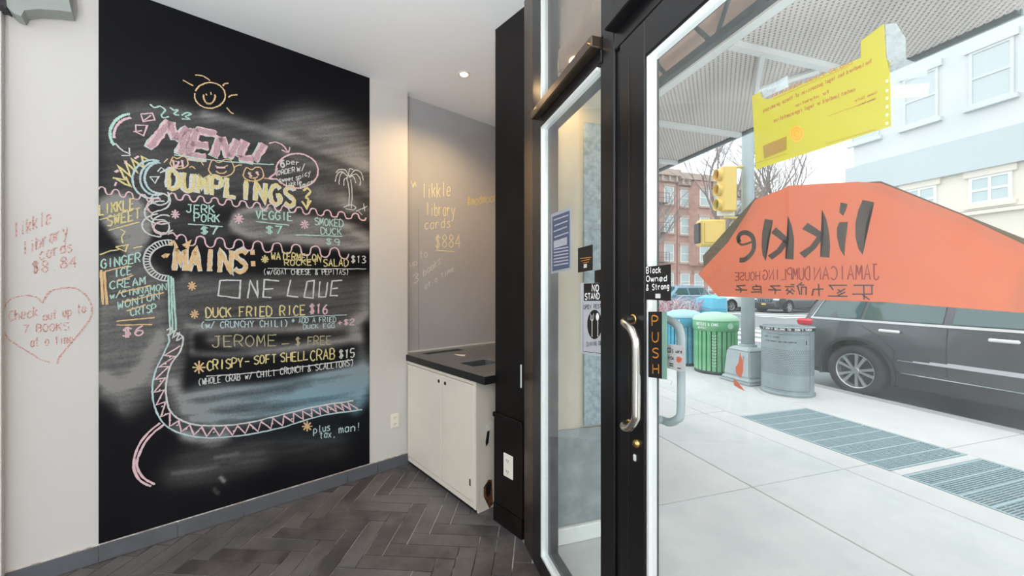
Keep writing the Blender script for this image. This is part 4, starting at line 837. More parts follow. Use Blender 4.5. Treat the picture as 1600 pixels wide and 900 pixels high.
# ================================================================ ENTRY RECESS AND CANOPY
obj_ = struct('wall_entry', box(B(), .86, 1.57, 2.12, 2.34, .0, 2.779), M['side'])
bm = B(); bbox(bm, 1.105, 1.57, 2.105, 2.1195, .67, 2.50, .003); obj('granite_pilaster', bm, M['granite'], obj_)
bm = B(); bbox(bm, .86, 1.575, 2.095, 2.1195, .10, .66, .003); obj('dado_panel', bm, M['dado'], obj_)
bm = B(); bbox(bm, .86, 1.58, 2.075, 2.1195, .0, .095, .006); obj('plinth', bm, M['wht'], obj_)
struct('wall_above', box(B(), .86, 1.62, -3, 2.343, 2.78, 4.6), M['soffit']); struct('wall_outer', box(B(), VN, 1.60, 2.345, 5.2, -.08, 4.6), M['soffit'])
struct('trim_7', box(B(), .842, .859, -3, 5, 2.6, 4.6), M['black']) if False else None
so = thing('lattice_beam', 'dark green steel lattice beam under the brown entry soffit', 'beam', (1.3, 1.2, 2.52))
obj('bottom_chord', box(B(), 1.285, 1.315, -1, 3.0, 2.525, 2.560), M['truss'], so); obj('top_chord', box(B(), 1.285, 1.315, -1, 3.0, 2.745, 2.778), M['truss'], so)
for i in range(14):
    t_ = -.9+i*.28; a, b_ = (t_, t_+.14) if i % 2 == 0 else (t_+.14, t_)
    bm = B(); tube(bm, [(1.3, t_, 2.56), (1.3, t_+.14, 2.745)], .010, 6); obj('lattice_bar', bm, M['truss'], so)
    if i % 2: bm = B(); tube(bm, [(1.3, t_+.14, 2.745), (1.3, t_+.24, 2.56)], .010, 6); obj('lattice_bar', bm, M['truss'], so)
HC = 2.85; VA, VB = 1.75, 2.92
cn = thing('canopy', 'white framed canopy of perforated metal over the pavement', 'canopy', (2.3, 2.5, HC))
obj('wall_beam', box(B(), VA-.04, VA+.02, .2, 5.2, HC-.03, HC+.03), M['whitesteel'], cn)
obj('outer_beam', box(B(), VB-.02, VB+.02, 1.08, 5.2, HC-.015, HC+.03), M['truss'], cn); obj('outer_gutter', box(B(), VB+.035, VB+.05, 1.08, 5.2, HC-.01, HC+.02), M['pole'], cn)
for t_ in (1.68, 2.655, 3.44, 4.3): obj('cross_beam', box(B(), VA+.02, VB-.02, t_-.022, t_+.022, HC-.035, HC-.001), M['whitesteel'], cn)
bm = B(); tube(bm, [(VA+.25, 1.68, HC-.02), (VA+.55, 1.98, HC-.05), (VA+.75, 1.72, HC-.02)], .020, 6); obj('bent_brace', bm, M['whitesteel'], cn)
obj('roof_sheet', box(B(), VA, VB, .9, 5.2, HC+.045, HC+.05), M['meshback'], cn)
bm = B(); sp_ = .034
x = -1.3
while x < 5.3:                                                    # diagonal strands of the perforated sheet
    for s in (0, 1):
        if s == 0: a, b_ = (VA, x), (VB, x+(VB-VA))
        else: a, b_ = (VA, x+(VB-VA)), (VB, x)
        def lim(a, b_):
            (x0, y0), (x1, y1) = a, b_
            t0, t1 = 0., 1.
            dy = y1-y0
            for lo, hi in ((.9, 5.2),):
                ta, tb = (lo-y0)/dy, (hi-y0)/dy
                if ta > tb: ta, tb = tb, ta
                t0, t1 = max(t0, ta), min(t1, tb)
            if t1 <= t0: return None
            return (x0+(x1-x0)*t0, y0+dy*t0), (x0+(x1-x0)*t1, y0+dy*t1)
        r_ = lim(a, b_)
        if not r_: continue
        (x0, y0), (x1, y1) = r_; dx, dy = x1-x0, y1-y0; l_ = math.hypot(dx, dy); px_, py_ = -dy/l_*.0072, dx/l_*.0072; z = HC+.002*s
        v = [bm.verts.new(q) for q in ((x0+px_,y0+py_,z),(x1+px_,y1+py_,z),(x1-px_,y1-py_,z),(x0-px_,y0-py_,z),(x0+px_,y0+py_,z+.003),(x1+px_,y1+py_,z+.003),(x1-px_,y1-py_,z+.003),(x0-px_,y0-py_,z+.003))]
        for f in ((0,3,2,1),(4,5,6,7),(0,1,5,4),(2,3,7,6)): bm.faces.new([v[i] for i in f])
    x += sp_
obj('perforated_sheet', bm, M['mesh'], cn, kind='stuff', keep=True)
# assumed warm downlight, unseen, added for the amber tone on the entry wall
eo = thing('assumed_downlight', 'assumed warm downlight added in the entry soffit beyond the side window', 'ceiling light', (1.0, 1.98, 2.778))
bm = B(); lathe(bm, [(.0005,-.001),(.035,-.001),(.045,-.004),(.048,.0)], 20, Matrix.Translation((1.0,1.98,2.778))); obj('lens', bm, mat('entry_lens', (1,.8,.5), .5, emis=(1,.75,.4), estr=5), eo)
ld = bpy.data.lights.new('lamp', 'SPOT'); ld.energy = 10; ld.color = (1,.62,.22); ld.spot_size = radians(120); ld.spot_blend = 1; ld.shadow_soft_size = .03
l = link(bpy.data.objects.new('lamp', ld)); l.parent = eo; l.location = (-.05, .0, -.03)

# ================================================================ PAVEMENT AND STREET
pv = struct('pavement', box(B(), .86, 6.19, -4.5, 8.2, -.30, -.085), M['joint'])
cols = [(.865, 2.6), (2.6, 3.58), (3.58, 3.9), (3.9, 4.96), (4.96, 6.18)]
tb = [-3.73, -2.23, -.73, .77, 2.27, 3.77, 5.27, 6.77, 8.18]
G = [(2.14, 3.56), (.62, 2.05)]; GA, GB = 3.91, 4.95
def slab(v0, v1, t0, t1):
    g = .004; bm = B(); bbox(bm, v0+g, v1-g, t0+g, t1-g, -.084, random.uniform(-.001, .001), .004); obj('slab', bm, M['walk'] if random.random() < .5 else M['walk2'], pv)
for i, (a, b_) in enumerate(cols):
    if i == 3:
        for t0, t1 in ((-3.73,-2.23),(-2.23,-.73),(-.73,.615),(2.055,2.135),(3.565,5.27),(5.27,6.77),(6.77,8.18)): slab(a, b_, t0, t1)
    else:
        for t0, t1 in zip(tb[:-1], tb[1:]): slab(a, b_, t0, t1)
bm = B()
for q in ([(1.3,1.25),(1.42,1.22),(1.5,1.30),(1.66,1.27),(1.75,1.36),(1.95,1.33)],[(4.1,5.0),(4.3,5.2),(4.35,5.6)],[(5.0,4.2),(5.2,4.5),(5.7,4.55)]):
    for (x0,y0),(x1,y1) in zip(q[:-1], q[1:]):
        d = Vector((x1-x0, y1-y0, 0)); nn = Vector((-d.y, d.x, 0)).normalized()*.0025; bm.faces.new([bm.verts.new(Vector(c)) for c in ((x0+nn.x,y0+nn.y,.0018),(x1+nn.x,y1+nn.y,.0018),(x1-nn.x,y1-nn.y,.0018),(x0-nn.x,y0-nn.y,.0018))])
obj('crack', bm, M['joint'], pv, kind='stuff')
for i in range(8):
    bm = B(); bbox(bm, 6.192, 6.36, tb[i]+.004, tb[i+1]-.004, -.30, .0, .01); obj('kerb_stone', bm, M['kerb'], pv)
for gi, (t0, t1) in enumerate(G):
    gr = thing('pavement_grate', ['far steel ventilation grate in the pavement, nearer the litter bin', 'near steel ventilation grate in the pavement, nearest the door'][gi], 'grate', (4.43, (t0+t1)/2, -.06), group='ventilation grates in the pavement')
    obj('pit', box(B(), GA+.01, GB-.01, t0+.01, t1-.01, -.083, -.060), M['pit'], gr)
    for a in ((GA,GA+.02,t0,t1),(GB-.02,GB,t0,t1),(GA+.021,GB-.021,t0,t0+.02),(GA+.021,GB-.021,t1-.02,t1)): obj('frame_bar', box(B(), *a, -.055, -.001), M['grate'], gr)
    n = 9
    for i in range(1, n): y = t0+(t1-t0)*i/n; obj('cross_bar', box(B(), GA+.021, GB-.021, y-.008, y+.008, -.04, -.002), M['grate'], gr)
    bm = B(); nb_ = int((t1-t0)/.0205)
    for i in range(nb_): y = t0+.024+i*.0205; box(bm, GA+.021, GB-.021, y-.003, y+.003, -.035, -.006)
    for i in range(1, 8): x = GA+(GB-GA)*i/8; box(bm, x-.003, x+.003, t0+.021, t1-.021, -.0055, -.0035)
    obj('fine_bars', bm, M['grate'], gr, kind='stuff')
bm = B(); box(bm, -60, 140, -60, 160, -.36, -.302); struct('ground', bm, M['road'])
bm = B(); box(bm, 6.37, 120, -40, 120, -.3, -.10); box(bm, -30, 6.36, 8.21, 120, -.3, -.10); rd = struct('road', bm, M['road'])
bm = B(); prism(bm, [(19.5,-40),(40,-40),(40,9.0),(19.5,9.0)], -.099, .02); struct('pavement_far', bm, M['walk'])
bm = B(); box(bm, 5, 90, 22.5, 30, -.099, .02); struct('pavement_side', bm, M['walk'])
for i in range(10): v = 7.0+i*1.15; obj('crossing_stripe', box(B(), v, v+.6, 8.6, 12.0, -.0995, -.095), M['paint'], rd)
for i in range(11): t_ = 9.6+i*1.15; obj('crossing_stripe', box(B(), 19.8, 23.4, t_, t_+.6, -.0995, -.095), M['paint'], rd)
for i in range(9): t_ = 8.9+i*1.2; obj('crossing_stripe', box(B(), 2.2, 5.4, t_, t_+.6, -.0995, -.095), M['paint'], rd)

# ---------------------------------------------------------------- bins
def round_bin(loc, R0, H, mb, ml_, label, words, seed):
    o = thing('street_bin', label, 'bin', loc, group='slatted recycling bins'); mt = Matrix.Translation(loc)
    bm = B(); lathe(bm, [(.001,.02),(R0*.92,.02),(R0*.93,H*.72),(R0*.93,H*.74)], 36, mt); obj('liner', bm, M['bindk'], o)
    bm = B(); lathe(bm, [(R0*.9,.0),(R0*1.0,.0),(R0*1.01,.05),(R0*.95,.06)], 36, mt); obj('base_ring', bm, M['darkpl'], o, smooth=True)
    bm = B(); lathe(bm, [(R0*.95,H*.70),(R0*1.06,H*.70),(R0*1.08,H*.80),(R0*1.07,H*.87),(R0*.98,H*.88)], 40, mt); obj('rim_band', bm, mb, o, smooth=True)
    bm = B(); lathe(bm, [(R0*1.09,H*.865),(R0*1.09,H*.885),(R0*.98,H*.93),(R0*.6,H*.985),(R0*.25,H*.995),(R0*.23,H),(.001,H)], 40, mt); obj('dome_lid', bm, ml_, o, smooth=True)
    ns = 26
    src = None
    for i in range(ns):
        a = 2*pi*i/ns
        if src is None:
            bm = B(); t = bmesh.new(); bbox(t, R0*.94, R0*1.01, -R0*.09, R0*.09, .05, H*.705, .008); me = bpy.data.meshes.new('slat'); t.to_mesh(me); t.free(); bm.free(); me.materials.append(mb); src = me
        s = link(bpy.data.objects.new('slat', src)); s.parent = o; s.rotation_euler = (0, 0, a)
    # lettering wrapped on the rim, seal disc, vertical word
    bm = B()
    ca_ = atan2(-loc[1]*1.0, -loc[0])                          # side that faces the shop door
    def cyl(u, z, r): a = ca_+u/r; return Vector(loc)+Vector((cos(a)*r, sin(a)*r, z))
    def ctext(s, u0, z0, h, wd, r):
        for i, ch in enumerate(s):
            if ch not in F: continue
            for st in F[ch].split('|'):
                q = [tuple(map(float, a.split(','))) for a in st.split()]
                P = [cyl(u0+i*h*.62+x/4*h*.42, z0+y/6*h, r) for x, y in q]
                for a, b_ in zip(P[:-1], P[1:]):
                    t = (b_-a).normalized(); nn = Vector((a.x-loc[0], a.y-loc[1], 0)).normalized(); s_ = t.cross(nn)*wd
                    try: bm.faces.new([bm.verts.new(a+s_), bm.verts.new(b_+s_), bm.verts.new(b_-s_), bm.verts.new(a-s_)])
                    except ValueError: pass
    ctext(words[0], -.34, H*.79, .045, .004, R0*1.088); ctext(words[1], -.30, H*.735, .035, .003, R0*1.088)
    obj('lettering', bm, M['wht'], o, kind='stuff')
    bm = B(); c = cyl(.24, H*.79, R0*1.085); nn = Vector((c.x-loc[0], c.y-loc[1], 0)).normalized()
    lathe(bm, [(.0005,.008),(.05,.008),(.052,.0)], 20, Matrix.Translation(c) @ nn.to_track_quat('Z','Y').to_matrix().to_4x4()); obj('seal_disc', bm, ml_, o)
    bm = B()
    for i in range(11):
        z = .14+i*.052
        for s in (-1, 1):
            a = cyl(-.02, z, R0*1.022); b_ = cyl(-.02+s*.03, z+.03, R0*1.022); c = cyl(-.02+s*.03, z+.012, R0*1.022)
            bm.faces.new([bm.verts.new(q) for q in (a, b_, c)])
    obj('printed_pattern', bm, M['wht'], o, kind='stuff')
    return o
round_bin(tuple(camw(3.66, 7.0, .001)), .345, 1.07, M['bingreen'], M['lidgreen'], 'slatted green recycling bin with pale dome lid beside the lamp post', ('BOTTLES & CANS', 'RECYCLE'), 1)
round_bin(tuple(camw(3.43, 7.78, .001)), .345, 1.07, M['binblue'], M['lidblue'], 'slatted blue recycling bin with pale dome lid behind the door handle', ('PAPER ONLY', 'RECYCLE'), 2)
# grey litter bin
lb = tuple(camw(3.97, 5.62, .001)); o = thing('litter_bin', 'round grey metal litter bin with lettered rim beside the parked car', 'bin', lb); mt = Matrix.Translation(lb); RB = .315
bm = B(); lathe(bm, [(.001,.03),(RB-.03,.03),(RB-.03,0),(RB+.015,0),(RB+.02,.03),(RB,.045),(RB,.90),(RB+.015,.91),(RB+.018,.95),(RB-.01,.955),(RB-.03,.90),(RB-.04,.2),(.001,.2)], 48, mt); obj('drum', bm, M['bingrey'], o, smooth=False)
bm = B(); lathe(bm, [(RB+.0185,.905),(RB+.020,.908),(RB+.020,.945),(RB+.0185,.948)], 48, mt); obj('lettered_band', bm, M['blk'], o)
ca_ = atan2(-lb[1], -lb[0])
def cpt(u, z, r): a = ca_+u/r; return Vector(lb)+Vector((cos(a)*r, sin(a)*r, z))
def cribbon(bm, P, wd):
    for a, b_ in zip(P[:-1], P[1:]):
        t = (b_-a); 
        if t.length < 1e-6: continue
        t.normalize(); nn = Vector((a.x-lb[0], a.y-lb[1], 0)).normalized(); s_ = t.cross(nn)*wd
        bm.faces.new([bm.verts.new(a+s_), bm.verts.new(b_+s_), bm.verts.new(b_-s_), bm.verts.new(a-s_)])
def ctx(bm, s, u0, z0, h, wd, r):
    for i, ch in enumerate(s):
        if ch in F:
            for st in F[ch].split('|'):
                q = [tuple(map(float, a.split(','))) for a in st.split()]; cribbon(bm, [cpt(u0+i*h*.8+x/4*h*.55, z0+y/6*h, r) for x, y in q], wd)
bm = B(); ctx(bm, "IT DON'T BELONG TO. DON'T THROW", -.34, .913, .027, .0028, RB+.0205); obj('lettering', bm, M['wht'], o, kind='stuff')
bm = B(); ctx(bm, "KEEP IT CLEAN", -.30, .80, .02, .0018, RB+.0012); ctx(bm, "LITTER BASKET ONLY NO DUMPING", -.30, .74, .018, .0018, RB+.0012); cribbon(bm, [cpt(.24,.72,RB+.0015),cpt(.24,.78,RB+.0015)], .008)
cribbon(bm, [cpt(-.28+i*.03,.855,RB+.0012) for i in range(20)], .002)
obj('lettering', bm, M['blk'], o, kind='stuff')
bm = B()
for i in range(15):
    for j in range(76):
        a = 2*pi*(j+.5*(i % 2))/76; z = .30+i*.024; c = Vector(lb)+Vector((cos(a)*(RB+.001), sin(a)*(RB+.001), z)); tx = Vector((-sin(a), cos(a), 0))*.0075; tz = Vector((0,0,.007))
        bm.faces.new([bm.verts.new(q) for q in (c-tx, c-tz, c+tx, c+tz)])
obj('perforations', bm, M['bindk'], o, kind='stuff')
bm = B(); cribbon(bm, [cpt(.30,.08,RB+.0015),cpt(.30,.88,RB+.0015)], .003); cribbon(bm, [cpt(-.32+i*.05,.08,RB+.0015) for i in range(13)], .003); obj('door_seam', bm, M['bindk'], o)

# ---------------------------------------------------------------- lamp post with signals
lp = camw(3.80, 6.27); lp.z = .001
o = thing('lamp_post', 'pale grey lamp post with square cast base beside the green bin', 'lamp post', lp)
mt = Matrix.Translation(lp)
def frust(bm, prof, M4, seg=4, rot=pi/4):
    lathe(bm, prof, seg, M4 @ Matrix.Rotation(rot, 4, 'Z'))
bm = B(); 
for (w0, w1, z0, z1) in ((.30,.30,.0,.04),(.28,.25,.041,.10),(.245,.215,.101,.50),(.215,.16,.501,.56)):
    k = [(-w0,-w0,z0),(w0,-w0,z0),(w0,w0,z0),(-w0,w0,z0),(-w1,-w1,z1),(w1,-w1,z1),(w1,w1,z1),(-w1,w1,z1)]; pbox(bm, [Vector(q)+lp for q in k])
bmesh.ops.bevel(bm, geom=bm.edges[:], offset=.018, segments=2, affect='EDGES'); obj('cast_base', bm, M['pole'], o)
bm = B(); tube(bm, [lp+Vector((0,0,.55)), lp+Vector((0,0,3)), lp+Vector((0,0,8.5))], [.098,.092,.07], 20); obj('shaft', bm, M['pole'], o, smooth=True)
bm = B(); tube(bm, [lp+Vector((0,0,.55)), lp+Vector((0,0,.60))], .13, 20); obj('collar', bm, M['pole'], o)
bm = B(); bbox(bm, lp.x-.235, lp.x-.225, lp.y-.12, lp.y+.1, .16, .44, .004); obj('access_door', bm, M['pole'], o)
z3 = 3.45; base_d = camw(-1, 0)
for pts_, rr_ in (([lp+Vector((0,0,z3)), lp+base_d*.15+Vector((0,0,z3)), lp+base_d*.34+Vector((0,0,z3-.05))], .022), ([lp+Vector((0,0,2.30)), lp+base_d*.40+Vector((0,0,2.28))], .022), ([lp+Vector((0,0,2.62)), lp+base_d*.38+Vector((0,0,2.64))], .018)):
    obj('signal_arm', tube(B(), pts_, rr_, 8), M['sigyellow'], o)
ts = lp+base_d*.36; ts.z = 2.72
sg_ = thing('traffic_signal', 'yellow three-lens traffic signal hung on the lamp post arm', 'traffic light', ts)
a_ = YAW*-1
Mt = Matrix.Translation(ts) @ Matrix.Rotation(-YAW, 4, 'Z')        # local x = camera right
bm = B(); bbox(bm, -.09, .13, -.11, .11, 0, .72, .02, Mt); obj('housing', bm, M['sigyellow'], sg_)
for i in range(3):
    bm = B(); m4 = Mt @ Matrix.Translation((-.09, 0, .12+i*.24)) @ Matrix.Rotation(-pi/2, 4, 'Y') @ Matrix.Rotation(pi/2, 4, 'Z')
    lathe(bm, [(.095,0),(.095,.07),(.09,.07),(.09,0)], 18, m4); vz = obj('visor', bm, M['sigyellow'], sg_, smooth=True)
    bm = B(); lathe(bm, [(.001,.012),(.09,.002)], 16, m4); obj('lens', bm, mat('signal_lens', ((.05,.3,.12),(.35,.2,.03),(.45,.04,.03))[i], .2), vz)
ps = lp+base_d*.60; ps.z = 2.17
pg_ = thing('pedestrian_signal', 'square yellow pedestrian signal below the traffic signal', 'traffic light', ps)
Mt = Matrix.Translation(ps) @ Matrix.Rotation(-YAW, 4, 'Z'); bm = B(); bbox(bm, -.20, .20, -.10, .10, 0, .42, .025, Mt); obj('housing', bm, M['sigyellow'], pg_)
bm = B(); bbox(bm, -.23, -.20, -.09, .09, .05, .37, .01, Mt); obj('visor', bm, M['darkpl'], pg_)
bm = B(); bbox(bm, -.15, .15, -.115, -.1005, .05, .37, .01, Mt); obj('back_cover', bm, M['sigyellow'], pg_)
q = lp+base_d*.34; q.z = 2.66; Mt = Matrix.Translation(q) @ Matrix.Rotation(-YAW, 4, 'Z')
bm = B(); bbox(bm, -.16, .12, -.02, .0, 0, .09, .004, Mt); ss = obj('street_sign', bm, M['winframe']); tag(ss, 'small pale street sign seen edge-on between the two yellow signals', 'sign')

# ---------------------------------------------------------------- cars
def lerp(a, b, t): return a+(b-a)*t
def pwl(pts, x):
    if x <= pts[0][0]: return pts[0][1]
    for (x0, y0), (x1, y1) in zip(pts[:-1], pts[1:]):
        if x <= x1: return lerp(y0, y1, (x-x0)/(x1-x0))
    return pts[-1][1]
TOP = [(-2.44,.62),(-2.41,.98),(-2.34,1.10),(-2.16,1.50),(-2.0,1.66),(-1.7,1.715),(-.9,1.75),(-.2,1.74),(.25,1.66),(1.0,1.17),(1.12,1.12),(1.9,1.04),(2.25,.93),(2.36,.80),(2.40,.55)]
XR, XF, RA = -1.50, 1.41, .455
def body_y(x, h, scale=1):                     # half width at height h
    base = pwl([(.2,.88),(.45,.945),(.62,.965),(.85,.97),(1.08,.945),(1.12,.93),(1.70,.70)], h)
    return base*pwl([(-2.44,.80),(-2.36,.90),(-2.1,.975),(-1.8,1),(1.7,1),(2.1,.94),(2.3,.86),(2.40,.74)], x)
def car(loc, rz, label, paint, scale=1, detail=True, front=True):
    o = thing('parked_car', label, 'car', loc, rz, scale=scale, group='cars parked and queued in the street'); mw = False
    xs = sorted(set([round(-2.44+i*.08, 3) for i in range(61)]+[-2.41,-2.34,2.36,2.40]+[round(XR+RA*cos(a*pi/12), 3) for a in range(13)]+[round(XF+RA*cos(a*pi/12), 3) for a in range(13)]))
    bm = B(); rows = []
    for x in xs:
        zb = .33+ (.10 if x < -2.2 or x > 2.2 else 0)
        for cx in (XR, XF):
            if abs(x-cx) <= RA: zb = max(zb, .38+sqrt(max(0, RA*RA-(x-cx)**2)))
        top = pwl(TOP, x); hs = [zb, lerp(zb, .72, .5) if zb < .7 else zb+.02, max(zb+.03, .74), max(zb+.05, .90), 1.10, 1.30, 1.50, 1.66]
        line = []
        for i, h in enumerate(hs):
            hh = min(h, top-.03 if i > 3 else top); hh = max(hh, min(zb, top))
            y = body_y(x, hh)
            if h > top-.03 and i > 3: y *= 1-.04*(i-3)
            line.append((x, y, hh))
        yl = line[-1][1]; line.append((x, yl*.93, min(top, line[-1][2]+.035))); line.append((x, yl*.6, top+.01)); line.append((x, 0, top+.018))
        ring = [bm.verts.new(p) for p in line]+[bm.verts.new((p[0], -p[1], p[2])) for p in line[-2::-1]]
        rows.append(ring)
    for a, b_ in zip(rows[:-1], rows[1:]):
        for i in range(len(a)-1): bm.faces.new([a[i], b_[i], b_[i+1], a[i+1]])
    for r in (rows[0], rows[-1]): bm.faces.new(r)
    bmesh.ops.remove_doubles(bm, verts=bm.verts, dist=1e-4)
    obj('body', bm, paint, o, world=False, smooth=True)
    bm = B(); box(bm, -2.25, 2.2, -.80, .80, .24, .60); obj('underbody', bm, M['cardk'], o, world=False)
    # glass
    def side_glass(nm, x0, x1, xt0, xt1, s):
        bm = B(); vs = []
        for xa, h in ((x0,1.15),(x1,1.15),(xt1,1.60),(xt0,1.60)):
            y = body_y(xa, h)+.006; vs.append(Vector((xa, s*y, min(h, pwl(TOP, xa)-.08))))
        slabpoly(bm, vs, Vector((0, s*.006, 0))); obj(nm, bm, M['carglass'], o, world=False)
    for s in (-1, 1):
        side_glass('quarter_window', -2.12, -1.45, -1.88, -1.40, s); side_glass('door_window', -1.40, -.55, -1.36, -.55, s); side_glass('door_window', -.46, .72, -.46, .22, s)
        bm = B(); 
        for i in range(12): 
            x0, x1 = lerp(-2.16,.85,i/12), lerp(-2.16,.85,(i+1)/12); pbox(bm, [Vector((x, s*(body_y(x,1.11)+yy), z)) for z in (1.105,1.135) for x, yy in ((x0,.002),(x1,.002),(x1,.014),(x0,.014))])
        obj('chrome_strip', bm, M['bright'], o, world=False)
        bm = B(); pts = [(-2.14,1.13),(-1.93,1.58),(-1.7,1.63),(-.5,1.66),(.2,1.60)]; tube(bm, [(x, s*(body_y(x,z)+.008), z) for x, z in pts], .010, 6); obj('chrome_strip', bm, M['chrome'], o, world=False)
        bm = B(); tube(bm, [(-1.9, s*.66, 1.74),(-1.8,s*.66,1.79),(-.2,s*.66,1.81),(.1,s*.66,1.75)], .016, 6); obj('roof_rail', bm, M['chrome'], o, world=False)
        if detail:
            for hx in (-1.07, -.02):
                bm = B(); bbox(bm, hx-.12, hx+.12, -.015, .015, .985, 1.025, .012, Matrix.Translation((0, s*.985, 0))); obj('door_handle', bm, M['bright'], o, world=False)
            for px_ in (-.50, .78):
                bm = B(); z_ = [.48,.7,.9,1.09]; 
                for a, b_ in zip(z_[:-1], z_[1:]): pbox(bm, [Vector((x, s*(body_y(px_, z)+yy), z)) for z in (a, b_) for x, yy in ((px_-.004,-.004),(px_+.004,-.004),(px_+.004,.002),(px_-.004,.002))])
                obj('door_seam', bm, M['cardk'], o, world=False)
            bm = B(); z_ = [(-1.05,.50),(-1.02,.74),(-1.2,.92),(-1.42,1.05)]
            tube(bm, [(x, s*(body_y(x,z)-.001), z) for x, z in z_], .005, 5); obj('door_seam', bm, M['cardk'], o, world=False)
            bm = B()
            for i in range(12):
                x0, x1 = lerp(-.98,1.0,i/12), lerp(-.98,1.0,(i+1)/12); h0 = .05*min(1,(i+.2)/3)
                pbox(bm, [Vector((x, s*(body_y(x,.64)+yy), .62+z*h0)) for z in (0, 1) for x, yy in ((x0,-.004),(x1,-.004),(x1,.016),(x0,.016))])
            obj('door_moulding', bm, mat('moulding', (.55,.57,.60), .3, metal=.2), o, world=False)
            for (x0, x1, nm) in ((-1.04, .95, 'sill_cladding'),):
                bm = B(); box(bm, x0, x1, min(s*.90,s*.965), max(s*.90,s*.965), .27, .45); obj(nm, bm, M['cardk'], o, world=False)
                bm = B(); box(bm, x0+.1, x1, min(s*.94,s*.972), max(s*.94,s*.972), .452, .462); obj('sill_trim', bm, M['chrome'], o, world=False)
        for cx in (XR, XF):                     # arches
            bm = B(); P0 = []
            for a in range(-1, 14):
                an = pi*a/12.; x = cx+(RA+.0)*cos(an); z = .38+(RA)*sin(an); P0.append((x, z, an))
            for (x, z, a), (x2, z2, a2) in zip(P0[:-1], P0[1:]):
                e = .045; q = []
                for yy in (-.10, .022):
                    for (xx, zz, aa, r) in ((x,z,a,0),(x2,z2,a2,0),(x2,z2,a2,e),(x,z,a,e)):
                        q.append(Vector((xx+cos(aa)*r, s*(.955+yy)*pwl([(-2.44,.97),(-1.8,1),(1.7,1),(2.1,.98)], xx), zz+sin(aa)*r)))
                pbox(bm, q)
            obj('arch_trim', bm, M['cardk'], o, world=False)
            m4 = Matrix.Translation((cx, s*.86, .375)) @ Matrix.Rotation(-s*pi/2, 4, 'X')
            bm = B(); lathe(bm, [(.24,-.12),(.33,-.125),(.365,-.10),(.378,-.05),(.378,.05),(.365,.09),(.33,.112),(.255,.105),(.25,.03),(.24,-.12)], 36, m4); wh = obj('wheel', bm, M['tyre'], o, world=False, smooth=True)
            bm = B(); lathe(bm, [(.245,.01),(.252,.09),(.262,.098),(.250,.104),(.240,.095),(.225,.02)], 36, m4)
            for k_ in range(5):
                for dd in (-.16, .16):
                    a = 2*pi*k_/5+dd; a2 = 2*pi*k_/5+dd*1.5
                    p0 = Vector((.045*cos(a), .045*sin(a), .085)); p1 = Vector((.245*cos(a2), .245*sin(a2), .088)); d = (p1-p0).normalized(); sd_ = d.cross(Vector((0,0,1)))
                    pbox(bm, [m4 @ (p+sd_*w_*wk+Vector((0,0,zz))) for zz in (-.03, 0) for p, w_, wk in ((p0,-1,.014),(p0,1,.014),(p1,1,.022),(p1,-1,.022))])
            lathe(bm, [(.001,.095),(.045,.095),(.055,.08),(.055,.03)], 16, m4)
            obj('rim', bm, M['rim'], wh, world=False)
            bm = B(); lathe(bm, [(.001,.02),(.24,.02)], 24, m4); obj('brake_dark', bm, M['cardk'], wh, world=False)
        # lights
        bm = B(); bbox(bm, -2.40, -2.12, min(s*.62,s*.93), max(s*.62,s*.93), .98, 1.09, .03); obj('tail_light', bm, M['tail'], o, world=False)
        bm = B(); bbox(bm, 2.10, 2.335, min(s*.52,s*.86), max(s*.52,s*.86), .80, .92, .03); obj('head_light', bm, M['lamp'], o, world=False)
        bm = B(); bbox(bm, .62, .80, min(s*.95,s*1.14), max(s*.95,s*1.14), 1.10, 1.24, .03); obj('wing_mirror', bm, paint, o, world=False)
    def cross_glass(nm, xa, xb, za, zb_, wa, wb, out):
        bm = B(); slabpoly(bm, [Vector((xa,-wa,za)),Vector((xa,wa,za)),Vector((xb,wb,zb_)),Vector((xb,-wb,zb_))], Vector(out)); obj(nm, bm, M['carglass'], o, world=False)
    cross_glass('windscreen', .98, .33, 1.215, 1.655, .74, .60, (.015,0,.02)); cross_glass('rear_window', -2.335, -2.07, 1.18, 1.62, .68, .56, (-.02,0,.015))
    bm = B(); bbox(bm, 2.28, 2.415, -.48, .48, .70, .88, .02); gr = obj('grille', bm, M['cardk'], o, world=False)
    bm = B()
    for i in range(7): box(bm, 2.416, 2.424, -.44+i*.13, -.40+i*.13+.03, .72, .86)
    obj('grille_bars', bm, M['chrome'], gr, world=False)
    bm = B(); bbox(bm, 2.25, 2.43, -.70, .70, .36, .62, .04); obj('front_bumper', bm, M['cardk'], o, world=False)
    bm = B(); bbox(bm, -2.49, -2.3, -.80, .80, .40, .66, .04); obj('rear_bumper', bm, M['cardk'], o, world=False)
    bm = B(); bbox(bm, 2.43, 2.44, -.15, .15, .52, .62, .003); obj('number_plate', bm, M['sigyellow'], o, world=False)
    return o
car((7.50, 2.50, -.099), -pi/2, 'large grey sport utility car parked at the kerb beyond the grates', M['car'])
car((25.2, 19.3, -.099), pi+.1, 'dark sport utility car facing us across the crossing', mat('car_dark', (.03,.04,.045), .25, coat=.8), detail=False)
car((30.6, 20.7, -.099), pi, 'blackish car queued right behind the dark one facing us', mat('car_blackish', (.05,.055,.06), .3, coat=.8), detail=False)
car((23.0, 21.35, -.099), pi, 'white car across the side street, partly behind the lamp post', mat('car_white', (.62,.68,.70), .3, coat=.8), detail=False)
car((17.7, 21.35, -.099), pi, 'light blue car just above the recycling bins', mat('car_blue', (.16,.32,.44), .3, coat=.8), detail=False)
